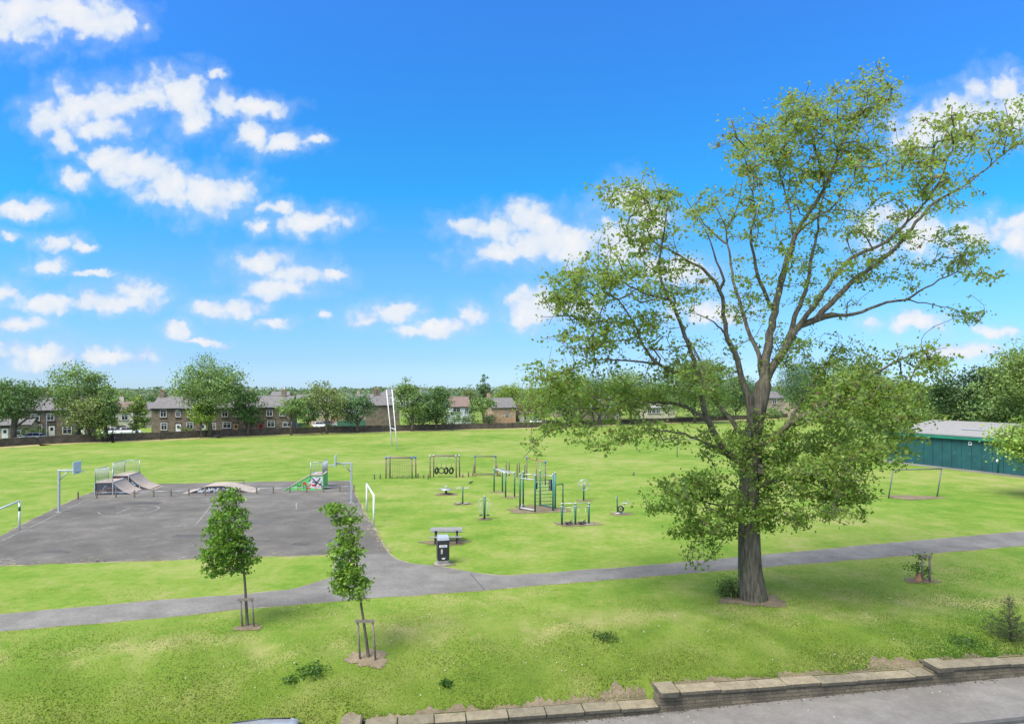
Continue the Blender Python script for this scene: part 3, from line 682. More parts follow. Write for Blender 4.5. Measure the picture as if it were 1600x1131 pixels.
    zones = [  # where the foliage sits: centre, half-extent, number of twigs
        (1280, 185, 100, 55, 190), (1370, 140, 42, 42, 62), (1180, 228, 58, 45, 80), (1240, 262, 105, 60, 150), (1345, 245, 85, 60, 105), (1300, 335, 110, 55, 60), (1160, 325, 65, 55, 50), (1090, 335, 48, 38, 34),
        (1005, 315, 62, 42, 60), (955, 298, 26, 14, 10), (1000, 368, 70, 36, 45), (930, 440, 90, 42, 130), (888, 478, 45, 40, 45), (960, 500, 110, 38, 90), (1000, 430, 80, 48, 60), (900, 535, 58, 22, 36),
        (1055, 460, 60, 60, 48), (895, 592, 80, 38, 85), (960, 625, 105, 36, 110), (848, 635, 38, 48, 30), (1050, 590, 80, 50, 70), (1108, 600, 50, 48, 70), (1440, 260, 60, 48, 66), (1500, 210, 75, 42, 72), (1575, 200, 40, 45, 36),
        (1470, 300, 60, 38, 40), (1400, 355, 80, 36, 40), (1380, 418, 80, 36, 44), (1480, 385, 50, 36, 22), (1525, 415, 42, 48, 30), (1495, 492, 42, 18, 12), (1220, 400, 80, 85, 50), (1160, 470, 55, 60, 34), (1285, 450, 60, 48, 44),
        (1235, 545, 45, 45, 40), (1320, 575, 85, 50, 130), (1290, 635, 80, 48, 120), (1375, 620, 60, 66, 100), (1450, 568, 46, 42, 44), (1415, 650, 45, 50, 50), (1300, 700, 125, 48, 220), (1260, 757, 100, 55, 200), (1322, 780, 42, 38, 60),
        (1205, 700, 50, 55, 70), (1080, 770, 75, 38, 130), (1105, 818, 58, 32, 70), (1170, 700, 26, 45, 40), (1170, 790, 42, 38, 70), (1092, 868, 28, 28, 16), (985, 682, 105, 26, 55), (1130, 700, 45, 40, 44), (836, 696, 14, 26, 7), (885, 662, 50, 18, 16), (1230, 812, 55, 18, 26),
        (1385, 700, 36, 36, 26), (1020, 545, 150, 25, 30)]
    tips = []; wts = []
    for cx, cy, rx, ry, n in zones:
        k = 0
        while k < n:
            ax, ay = rnd.gauss(0, .52), rnd.gauss(0, .52)
            if ax*ax+ay*ay > 1.25: continue
            x, y = cx+rx*ax, cy+ry*ay; i = ((limbpx[:, 0]-x)**2+(limbpx[:, 1]-y)**2).argmin(); d = limbpx[i, 2]+rnd.gauss(0, 1.15)
            tips.append(tuple(Q(x, y, d))); wts.append(n/(rx*ry)); k += 1
    t = thing('broadleaf_tree', 'tall mature tree with thick trunk, spreading limbs and thin leafy crown on the bank', 'tree', base)
    ends = g.twigs(tips)
    tube_tree(g.pos, g.par, g.rad, 'bark', 'trunk', t, (0, 0, 0))
    # leaves in loose sprays at the twig ends and along the last stretch of each twig
    pos = np.asarray(g.pos); cs = []; zz = []
    wts = np.array(wts); tp = np.array(tips); 
    for e in ends:
        n = int(rnd.choice((5, 8, 12, 18, 28, 46))*(1.15 if pos[e][2] > 9 else 1.35)); c = pos[e]; p = pos[g.par[e]]; q = pos[g.par[g.par[e]]]
        u = rng.random(n)[:, None]; along = np.where(u < .6, c, np.where(u < .85, p, q))
        cs.append(along+rng.normal(size=(n, 3))*np.array([.19, .19, .11]))
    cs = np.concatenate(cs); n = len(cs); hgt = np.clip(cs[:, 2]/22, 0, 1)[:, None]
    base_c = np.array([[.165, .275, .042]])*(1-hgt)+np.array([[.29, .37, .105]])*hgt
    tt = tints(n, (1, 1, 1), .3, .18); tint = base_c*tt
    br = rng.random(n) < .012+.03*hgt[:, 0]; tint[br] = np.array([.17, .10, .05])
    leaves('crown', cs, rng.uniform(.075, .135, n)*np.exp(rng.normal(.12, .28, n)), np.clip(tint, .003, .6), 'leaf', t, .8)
    # hollow scar and nest box on the trunk
    h = MB(); c = Q(1172, 682, -.42); h.tube([c+Vector((0, .06, -.28)), c+Vector((0, 0, -.14)), c, c+Vector((0, 0, .14)), c+Vector((0, .06, .28))], [.02, .075, .085, .07, .02], 8)
    part('hollow', h, 'darkdoor', t)
    nb = thing('nest_box', 'small brown wooden nest box fixed to the trunk of the big tree', 'nest box', base+Q(1188, 733, -.40))
    m = MB(); m.box((0, 0, 0), (.24, .22, .34), 0, .01); bx = part('box', m, 'stake', nb)
    m = MB(); m.box((0, -.03, .185), (.3, .3, .03), rot=Matrix.Rotation(.15, 3, 'X')); part('lid', m, 'timber', nb)
    m = MB(); m.tube([(0, -.105, .06), (0, -.118, .06)], .03, 12); part('entrance_hole', m, 'black', nb)
big_tree()

def young_tree(bpx, bpy, pts, r0, zones, label, base_c, stake_label, stakes, lean):
    base = G(bpx, bpy); Y0 = base.y
    def Q(x, y, d): return P(x, y, Y0+d)-base
    g = Grow(); g.limb([Q(x, y, 0) for x, y in pts], lambda t: r0*(1-.78*t), 0, .15, True)
    tips = []
    for cx, cy, rx, ry, n in zones:
        for _ in range(n):
            while True:
                a, b_, c = rnd.uniform(-1, 1), rnd.uniform(-1, 1), rnd.uniform(-1, 1)
                if a*a+b_*b_+c*c < rnd.choice((.7, 1, 1, 1.5)): break
            tips.append(tuple(Q(cx+rx*a, cy+ry*b_, c*rx/F*Y0*.9)))
    ends = g.twigs(tips, .14, .02, .004, .15)
    t = thing('young_tree', label, 'tree', base)
    tube_tree(g.pos, g.par, g.rad, 'bark2', 'trunk', t, (0, 0, 0))
    pos = np.asarray(g.pos); ends = [e for e in ends if rnd.random() < .40]
    cs = np.concatenate([pos[e]+rng.normal(size=(k_, 3))*np.array([.075, .09, .06])+rng.uniform(-.25, .75, (k_, 1))*np.array([-.42, rnd.uniform(-.3, .3), rnd.uniform(-.28, .18)]) for e in ends for k_ in (rnd.randint(20, 52),)]); n = len(cs)
    leaves('crown', cs, rng.uniform(.075, .16, n), tints(n, base_c, .3, .15), 'leaf', t, .7)
    s = thing('tree_stakes', stake_label, 'tree stakes', base); tops = []
    for (x0, y0), (x1, y1), d in stakes:
        a, b_ = Q(x0, y0, d), Q(x1, y1, d); a = a-Vector((0, 0, .1)); m = MB(); m.rod(a, b_, .036, 8); part('stake', m, 'stake', s); tops.append(b_)
    v = tops[1]-tops[0]; mid = (tops[0]+tops[1])/2-Vector((0, 0, .05)); m = MB()
    m.box(mid+Vector((0, -.05, 0)), (v.length+.16, .03, .10), rot=Vector((1, 0, 0)).rotation_difference(v).to_matrix()); part('crossbar', m, 'stake', s)
    tie = MB(); tie.ring(mid+Vector((lean, .02, .0)), .065, .012, 'Z', 14, 6); part('tie', tie, 'rubber', s)
young_tree(386, 978, [(387, 980), (385, 950), (383, 915), (381, 890), (377, 850), (373, 815), (369, 780), (366, 762)], .062,
           [(366, 785, 20, 22, 34), (363, 815, 31, 26, 90), (361, 845, 38, 26, 130), (359, 872, 39, 26, 120), (372, 770, 10, 10, 10), (348, 890, 28, 14, 30), (388, 868, 16, 26, 36)],
           'bushy upright staked young tree with dense dark green crown, left of the leaning one', (.118, .215, .034), 'pair of brown stakes with a crossbar holding the dense bushy young tree',
           [((379, 979), (375.5, 934), -.12), ((397, 979), (393.5, 933), -.12)], .02)
young_tree(575, 1027, [(576, 1030), (573, 1005), (568, 970), (563, 935), (560, 905), (556, 870), (551, 840), (547, 810), (538, 790)], .058,
           [(533, 796, 24, 7, 22), (547, 812, 15, 10, 18), (550, 835, 18, 16, 36), (546, 862, 22, 18, 54), (551, 887, 25, 13, 52), (557, 912, 22, 14, 50), (560, 928, 26, 10, 36), (540, 905, 14, 20, 24), (526, 790, 10, 6, 6)],
           'thin leaning staked young tree with ragged wind-blown light green crown nearest the road', (.16, .265, .046), 'pair of weathered stakes with a crossbar on bare soil holding the thin leaning young tree',
           [((563, 1031), (558.5, 967), -.14), ((587, 1029), (582, 967), -.14)], -.03)

def crown_points(blobs, n_clump, per, sig, shell=.55):
    out = []; sh = []
    tot = sum(rx*ry*rz for _, _, _, rx, ry, rz in blobs)
    for cx, cy, cz, rx, ry, rz in blobs:
        for _ in range(max(4, int(n_clump*rx*ry*rz/tot))):
            v = Vector((rnd.gauss(0, 1), rnd.gauss(0, 1), rnd.gauss(0, 1))).normalized()*(shell+(1-shell)*rnd.random())*rnd.uniform(.82, 1.08)
            c = np.array([cx+rx*v.x, cy+ry*v.y, cz+rz*v.z]); k = int(per*rnd.uniform(.5, 1.4)); q = sig*rnd.uniform(.6, 1.3)
            out.append(c+np.clip(rng.normal(size=(k, 3)), -1.7, 1.7)*np.array([q, q, q*.6])); sh.append(np.full((k, 1), rnd.gauss(0, 1)))
    return np.concatenate(out), np.concatenate(sh)
TONE = dict(deep=(.045, .085, .03), dark=(.10, .17, .062), mid=(.155, .235, .08), light=(.175, .245, .07), olive=(.17, .215, .085), blue=(.095, .165, .075), bright=(.20, .29, .06))  # background foliage tones raised and blued, distance haze put into the colour
def tree(px, top, bot, w, Y=None, base=None, tone='mid', label='', name='broadleaf_tree', group=None, leaf=.36, dens=1, trunk_w=.5, parts=2, gap=.55, cat='tree', round_=1.0):
    """a background tree from the spots of the photograph its crown and foot take, at the depth Y"""
    rnd.seed(int(px*13+top*7)); 
    if Y is None: Y = CAMZ/(base-HOR)*F
    foot = P(px, HOR+CAMZ/Y*F, Y); foot.z = 0
    k = Y/F; H = CAMZ-(top-HOR)*k; zb = max(.4, CAMZ-(bot-HOR)*k); W = w*k/2*1.0; ch = (H-zb)/2
    blobs = [(0, 0, zb+ch, W*.9, W*.85, ch*.88)]
    for i in range(3*parts):
        a = rnd.uniform(0, 6.28); rr = rnd.uniform(.35, .58); zz = rnd.uniform(-.5, .45)
        s_ = rnd.uniform(.38, .55); blobs.append((W*rr*math.cos(a)*round_, W*rr*math.sin(a), zb+ch+ch*zz, W*s_, W*s_, ch*s_))
    area = W*2*ch*2
    nc = int(max(18, area*1.5*dens)); per = max(14, int(36*(.5/leaf)**1.5))
    c, sh = crown_points(blobs, nc, per, max(.35, W*.17), gap)
    c[:, 2] = np.clip(c[:, 2], zb-.6, H+.3)
    t = thing(name, label, cat, foot, 0, group); n = len(c)
    tint = tints(n, TONE[tone], .28, .14)*np.exp(.13*sh)
    leaves('crown', c, rng.uniform(leaf*.6, leaf*1.25, n), np.clip(tint, .003, .6), 'leaf_far', t, .6)
    m = MB(); r = trunk_w/2; m.tube([(0, 0, -.1), (rnd.gauss(0, .1), 0, zb*.6), (rnd.gauss(0, .2), 0, zb+ch*.5), (rnd.gauss(0, .3), 0, zb+ch*1.3)], [r*1.35, r, r*.8, r*.3], 8)
    for i in range(7):
        a = i*2.4+rnd.random(); z0 = zb+ch*rnd.uniform(-.25, .5); q = Vector((W*.62*math.cos(a), W*.62*math.sin(a), z0+ch*rnd.uniform(.3, .8)))
        m.tube([(0, 0, z0), q*.5+Vector((0, 0, z0*.5+.15*ch)), q], [r*.5, r*.35, r*.12], 5)
    part('trunk', m, 'bark', t)
    return t
FT = 'trees along the far edge of the playing field'
for a in (dict(px=22, top=582, bot=668, w=100, base=693, tone='dark', label='very dark round tree at the far left corner of the field', trunk_w=.9, parts=3),
          dict(px=122, top=562, bot=655, w=86, base=689, tone='mid', label='tall tree with a high rounded crown before the left stone house', trunk_w=.7, dens=.85),
          dict(px=139, top=606, bot=684, w=70, base=690.5, tone='olive', label='lower bushy tree in front of the tall tree by the left stone house', trunk_w=.4),
          dict(px=166, top=591, bot=682, w=46, base=690, tone='mid', label='slender narrow-crowned tree right of the tall tree, beside the walking person', trunk_w=.45),
          dict(px=213, top=613, bot=678, w=40, base=687, tone='light', label='small light green tree left of the terrace end with white windows', trunk_w=.3),
          dict(px=328, top=552, bot=664, w=104, base=683, tone='mid', label='largest broad tree of the far row, before the stone terrace', trunk_w=.8, parts=3),
          dict(px=314, top=626, bot=668, w=42, base=684, tone='bright', label='short bright green tree under the left side of the largest far tree', trunk_w=.25),
          dict(px=387, top=598, bot=670, w=50, base=681, tone='dark', label='dark dense tree just right of the largest far tree', trunk_w=.5),
          dict(px=455, top=614, bot=660, w=52, base=680, tone='mid', label='small spreading tree on a thin trunk before a stone house', trunk_w=.35, dens=.8),
          dict(px=511, top=587, bot=665, w=66, base=677.5, tone='olive', label='airy pale-topped tree left of the rugby posts', trunk_w=.5, dens=.75, gap=.4),
          dict(px=558, top=606, bot=664, w=62, base=676, tone='blue', label='blue-green umbrella-shaped tree on a forked trunk near the rugby posts', trunk_w=.5, dens=.9),
          dict(px=644, top=582, bot=660, w=62, base=673.5, tone='mid', label='tall ragged tree just right of the rugby posts', trunk_w=.6, dens=.8, gap=.4),
          dict(px=682, top=596, bot=666, w=54, base=672.5, tone='dark', label='dense tree beside the tall ragged one right of the rugby posts', trunk_w=.5),
          dict(px=756, top=618, bot=650, w=46, base=669.5, tone='mid', label='small round-headed tree on a slim trunk before the big hedge', trunk_w=.35),
          dict(px=886, top=574, bot=662, w=90, base=667, tone='mid', label='broad tree at the field edge behind the big tree\'s outer left branches', trunk_w=.6),
          dict(px=985, top=573, bot=655, w=80, base=663.5, tone='light', label='light green tree seen through the big tree\'s left limbs', trunk_w=.5),
          dict(px=1085, top=556, bot=652, w=110, base=661, tone='mid', label='large rounded tree behind the big tree, just left of its trunk', trunk_w=.7)):
    tree(group=FT, **a)
BT = 'garden trees behind the park wall'
for a in (dict(px=757, top=582, bot=640, w=24, Y=190, tone='dark', label='dark pointed evergreen rising behind the round-headed tree', name='conifer', round_=.6),
          dict(px=733, top=598, bot=650, w=30, Y=185, tone='olive', label='thin olive tree left of the dark pointed evergreen'),
          dict(px=795, top=594, bot=650, w=52, Y=195, tone='bright', label='bright rounded tree right of the dark pointed evergreen'),
          dict(px=232, top=612, bot=650, w=44, Y=170, tone='dark', label='dark tree top over the roofs left of the terrace end'),
          dict(px=195, top=606, bot=660, w=44, Y=165, tone='mid', label='tree behind the cream house'),
          dict(px=480, top=608, bot=670, w=40, Y=150, tone='dark', label='dark garden tree between two stone houses'),
          dict(px=612, top=620, bot=664, w=22, Y=162, tone='dark', label='narrow dark tree behind the gabled stone house', round_=.6),
          dict(px=660, top=632, bot=668, w=70, Y=152, tone='dark', label='deep dark shrubby tree under the ragged far tree'),
          dict(px=842, top=600, bot=664, w=80, Y=185, tone='light', label='pale tree left of the broad tree behind the branches'),
          dict(px=930, top=582, bot=650, w=80, Y=200, tone='blue', label='blue-green tree between the broad and the light green trees'),
          dict(px=1030, top=588, bot=655, w=70, Y=215, tone='dark', label='dark tree behind the bungalow'),
          dict(px=1150, top=585, bot=650, w=80, Y=220, tone='blue', label='blue-green tree behind the big tree\'s trunk'),
          dict(px=1262, top=560, bot=660, w=90, Y=190, tone='blue', label='bluish tree behind the big tree, right of its trunk'),
          dict(px=1345, top=560, bot=670, w=110, Y=165, tone='mid', label='broad tree behind the hanging right-hand foliage of the big tree'),
          dict(px=1440, top=585, bot=676, w=110, Y=110, tone='light', label='light green tree behind the left end of the teal shed', leaf=.4),
          dict(px=1515, top=560, bot=690, w=120, Y=92, tone='deep', label='deep green tree standing behind the teal shed roof', leaf=.4, parts=3),
          dict(px=1575, top=540, bot=690, w=110, Y=86, tone='mid', label='mid green tree behind the shed at the right edge', leaf=.38, parts=3),
          dict(px=1640, top=508, bot=660, w=150, Y=78, tone='light', label='tall light green tree rising at the right edge beyond the shed', leaf=.34, parts=3),
          ):
    tree(group=BT, **a)
tree(px=1650, top=640, bot=742, w=170, Y=52, tone='bright', label='leafy tree at the right edge, its branches hanging before the shed', leaf=.24, dens=2.2, trunk_w=.5)
tree(px=1400, top=628, bot=690, w=120, Y=100, tone='mid', label='bushy tree left of the shed, seen under the big tree', leaf=.4)

def bush(px, py, rx, h, Y, tone, label, name='garden_bush', n=900, ry=None, leaf=.22, cat='bush', group=None):
    foot = P(px, HOR+CAMZ/Y*F, Y); foot.z = 0; ry = ry or rx
    c, sh = crown_points([(0, 0, h*.5, rx, ry, h*.5)], 26, n/26, rx*.14, .75); c[:, 2] = np.clip(c[:, 2], .03, h*1.1)
    t = thing(name, label, cat, foot, 0, group)
    leaves('foliage', c, rng.uniform(leaf*.7, leaf*1.2, len(c)), tints(len(c), TONE[tone], .25, .12)*np.exp(.12*sh), 'leaf_far', t, .5)
    m = MB(); m.tube([(0, 0, -.05), (.03, 0, h*.5), (0, .02, h*.8)], [.08, .06, .02], 6); part('stem', m, 'bark', t)
for a in ((43, 0, 1.3, 2.6, 114, 'dark', 'clipped round dark shrub, left one of the pair before the left stone house'), (61, 0, 1.3, 2.6, 115, 'dark', 'clipped round dark shrub, right one of the pair before the left stone house'),
          (286, 0, 1.6, 1.6, 126, 'mid', 'low green shrub by the white door of the terrace end'), (296, 0, .8, 1.8, 127, 'olive', 'reddish-olive garden shrub under the terrace window'), (325, 0, 1.4, 1.4, 127, 'bright', 'yellow-green shrub right of the terrace doors'),
          (480, 0, 1.6, 1.5, 136, 'bright', 'bright round shrub behind the park wall near the parked white car'), (517, 0, 1.4, 1.6, 142, 'dark', 'dark shrub standing at the park wall foot near the rugby posts'),
          (631, 0, 1.8, 2.4, 146, 'bright', 'bright yellow-green shrub right of the gabled house'), (900, 0, 2.2, 2.6, 168, 'mid', 'green shrub left of the dark door of the far stone house'),
          (1000, 0, 5, 2.8, 176, 'olive', 'wide olive garden shrubbery under the bungalow'), (1085, 0, 3, 2.4, 184, 'mid', 'green shrub right of the bungalow'), (118, 0, 1.2, 1.6, 118, 'dark', 'dark shrub between the doors of the left stone house')):
    bush(*a)
bush(740, 0, 5.6, 4.2, 152, 'dark', 'big dark clipped garden hedge behind the round-headed tree', 'hedge', 3000, 2.5, .3, 'hedge')
bush(700, 0, 3.2, 4.6, 158, 'dark', 'tall dark hedge left of the white house', 'hedge', 2000, 2, .3, 'hedge')
for px, Y, rx, h, tone, lab in ((1195, 205, 6, 3, 'mid', 'low hedge behind the trunk of the big tree at the far field edge'), (1120, 190, 5, 3, 'dark', 'dark hedge left of the big trunk at the far field edge'), (1290, 180, 9, 5, 'dark', 'tall dark hedge right of the big trunk at the far field edge')):
    bush(px, 0, rx, h, Y, tone, lab, 'hedge', 2400, 2.5, .35, 'hedge')
# distant woods: one mass on the skyline
c = []
for i in range(520):
    px = rnd.uniform(-150, 1750); Y = rnd.uniform(330, 640); top = rnd.uniform(604, 611); p = P(px, top, Y); r_ = rnd.uniform(3, 7)
    k = 42; c.append(np.array([p.x, p.y, max(2, p.z-r_*.6)])+np.clip(rng.normal(size=(k, 3)), -2, 1.3)*np.array([r_*.6, r_*.6, r_*.42]))
c = np.concatenate(c); c[:, 2] = np.maximum(c[:, 2], .3)
o = leaves('far_woods', c, rng.uniform(1.0, 2.0, len(c)), tints(len(c), (.10, .145, .075), .25, .12), 'leaf_far')
tag(o, 'distant wooded skyline beyond the houses', 'woods', kind='stuff')

# cut tree stump with shoots and two stakes, right; little conifer
b0 = G(1437, 907); Y0 = b0.y
st = thing('regrowing_stump', 'brown stump regrowing leafy shoots between two stakes on the right grass', 'stump', b0)
m = MB(); m.lathe((-.02, 0, 0), [(.24, -.05), (.20, .08), (.15, .22), (.11, .34), (.09, .4)], 12); part('stump', m, 'orange', st)
cs = np.concatenate([rng.normal(size=(170, 3))*np.array([.22, .18, .16])+np.array([-.12, 0, .62]), rng.normal(size=(70, 3))*np.array([.1, .1, .12])+np.array([.32, 0, .42]), rng.normal(size=(90, 3))*np.array([.18, .12, .1])+np.array([.1, 0, 1.12])])
leaves('foliage', cs, rng.uniform(.07, .13, len(cs)), tints(len(cs), (.05, .11, .02), .3, .15), 'leaf', st)
sg = thing('tree_stakes', 'pair of grey-brown stakes standing either side of the regrowing stump', 'tree stakes', b0)
for x_ in (.02, .36):
    m = MB(); m.rod((x_, -.16, -.1), (x_+.01, -.16, 1.28), .05, 8); part('stake', m, 'stake', sg)
m = MB(); m.box((.19, -.22, 1.18), (.5, .03, .11)); part('crossbar', m, 'stake', sg)
b0 = G(1580, 1002)
cf = thing('young_conifer', 'small sparse dark conifer growing on the bank at the right edge', 'conifer', b0)
m = MB(); m.tube([(0, 0, -.05), (-.05, 0, .8), (-.12, 0, 1.75)], [.035, .024, .008], 6); cs = []
for i in range(64):
    z = .08+1.55*(i/64)**1.25; a = i*2.4; l = (.95 if z < .75 else .42)*(1-z/1.85)+.1; dr = Vector((math.cos(a), math.sin(a), .25)); s0 = Vector((-.05*z, 0, z)); e = s0+dr*l
    m.tube([s0, s0.lerp(e, .5)-Vector((0, 0, .04)), e], [.012, .008, .004], 4)
    for _ in range(64 if z < .8 else 14): q = s0.lerp(e, rnd.uniform(.2, 1)); cs.append((q.x+rnd.gauss(0, .045), q.y+rnd.gauss(0, .045), q.z+rnd.gauss(0, .035)))
part('trunk', m, 'bark2', cf); cs = np.array(cs); leaves('crown', cs, rng.uniform(.05, .09, len(cs)), tints(len(cs), (.055, .09, .036), .3, .12, .06), 'leaf', cf, .3, .3)

# ------------------------------------------------------------------ ball court: goals, hoops, knee rail
def goal(a, b, h, r, label, mat='whitepaint', lean=0, band=False):
    a = Vector(a); b = Vector(b); t = thing('goal_frame', label, 'goal', a); v = b-a; L_ = Vector((lean, 0, h))
    for i, p in enumerate((Vector((0, 0, 0)), v)):
        m = MB(); m.tube([p-Vector((0, 0, .05)), p+L_+Vector((0, 0, r*.6))], r, 10); q = part('post', m, mat, t)
        if band and i == 0:
            m = MB(); m.tube([p+L_*.66, p+L_*.82], r*1.15, 10); part('tape_band', m, 'greenpaint', q)
    m = MB(); m.rod(L_, v+L_, r*.96, 10); part('crossbar', m, mat, t)
    return t
goal(G(584, 823), G(573, 799), 2.05, .06, 'white five-a-side goal frame on the right edge of the court')
goal((-31.4, 40.8, 0), (-29.75, 35.9, 0), 1.86, .06, 'white goal frame on the left edge of the court with green tape on its post', band=True)
goal(G(1388, 778.5), G(1464, 776), 2.35, .05, 'grey leaning goal frame on a worn sandy patch before the shed', 'darksteel', .4)
goal(G(1105, 715.5), G(1058, 714.5), 2.4, .05, 'distant grey goal frame on the field, half hidden behind the big tree', 'darksteel')
rp = thing('rugby_posts', 'tall white leaning rugby posts with a low crossbar on the playing field', 'rugby posts', G(613, 697.5))
p1 = G(620.7, 702.5)-G(613, 697.5)
for p, tl in ((Vector((0, 0, 0)), (-.93, 0, 9.0)), (p1, (-.80, 0, 9.1))):
    m = MB(); m.tube([p-Vector((0, 0, .1)), p+Vector(tl)*.33, p+Vector(tl)], [.085, .08, .06], 10); part('post', m, 'whitepaint', rp)
m = MB(); m.rod(Vector((-.31, 0, 3)), p1+Vector((-.27, 0, 3.02)), .06, 8); part('crossbar', m, 'whitepaint', rp)
AX = math.atan2(3.9, 20.5)
def hoop(px, py, h, sgn, label):
    t = thing('basketball_hoop', label, 'basketball hoop', G(px, py), AX+(math.pi if sgn < 0 else 0))
    m = MB(); m.box((0, 0, h/2), (.15, .15, h), 0, .02); part('post', m, 'galv', t)
    m = MB(); m.box((.62, 0, h-.06), (1.1, .12, .12), 0, .015); m.rod((.06, 0, h-.75), (.62, 0, h-.1), .04, 6); part('arm', m, 'galv', t)
    m = MB(); m.box((1.2, 0, h+.14), (.05, 1.2, .9), 0, .01); bo = part('backboard', m, 'paleblue', t)
    m = MB()
    for a, b in (((-.29, -.12), (.29, -.12)), ((.29, -.12), (.29, .33)), ((.29, .33), (-.29, .33)), ((-.29, .33), (-.29, -.12))): m.box((1.23, (a[0]+b[0])/2, h+(a[1]+b[1])/2), (.012, abs(a[0]-b[0])+.05, abs(a[1]-b[1])+.05))
    part('target_square', m, 'whitepaint', bo)
    m = MB(); m.ring((1.5, 0, h-.16), .23, .022, 'Z', 18, 6); m.box((1.25, 0, h-.17), (.1, .2, .08)); part('rim', m, 'galv', t)
    m = MB(); m.box((0, 0, .012), (.4, .4, .03)); part('base_plate', m, 'concrete', t)
hoop(92, 800, 3.1, 1, 'grey basketball hoop on a cranked post at the left end of the court')
hoop(549, 785.5, 3.2, -1, 'grey basketball hoop on a cranked post at the right end of the court')
kr = thing('knee_rail_fence', 'low rail fence of short wooden posts between the court and the skate ramps', 'fence', G(122, 780.5))
kp = [(122, 780), (151, 778.5), (181, 777.5), (210, 777), (240, 776.3), (267, 775.6), (295, 774.8), (321, 774), (348, 773.3), (375, 772.5), (401, 771.7), (427, 771), (453, 770), (479, 769.5), (505, 769), (531, 768.3), (553, 768)]
pl = []
for q in kp:
    p = G(*q)-G(122, 780.5); pl.append(p); m = MB(); m.box(p+Vector((0, 0, .28)), (.11, .11, .66), AX, .02); part('post', m, 'timber', kr)
for a, b in zip(pl[1:-1], pl[2:]):
    m = MB(); m.rod(a+Vector((0, -.03, .47)), b+Vector((0, -.03, .47)), .022, 6); part('rail', m, 'galv', kr)

# ------------------------------------------------------------------ skate ramps
def ramp_side_paint(rs, parent, x0, x1, zmax, y, mats, n, hfun):
    """sprayed strokes and letters-like shapes, a couple of mm proud of the side panel"""
    for mat in mats:
        m = MB()
        for _ in range(n):
            x = rs.uniform(x0, x1); z = rs.uniform(.12, max(.2, hfun(x)*.75)); pts = []
            for j in range(rs.randint(4, 8)):
                x += rs.uniform(-.14, .2); z += rs.uniform(-.2, .2); x = min(max(x, x0), x1); z = min(max(z, .06), hfun(x)-.1 if hfun(x) > .2 else .08); pts.append((x, z))
            w = rs.uniform(.018, .04)
            for (xa, za), (xb, zb) in zip(pts[:-1], pts[1:]):
                d = Vector((xb-xa, 0, zb-za)); 
                if d.length < .02: continue
                d.normalize(); nn = Vector((-d.z, 0, d.x))*w; a = Vector((xa, y-.004-rs.random()*.004, za)); b = Vector((xb, a.y, zb))
                m.add([a-nn, b-nn, b+nn, a+nn], [(0, 1, 2, 3)])
        if m.v: part('graffiti_lettering', m, mat, parent)
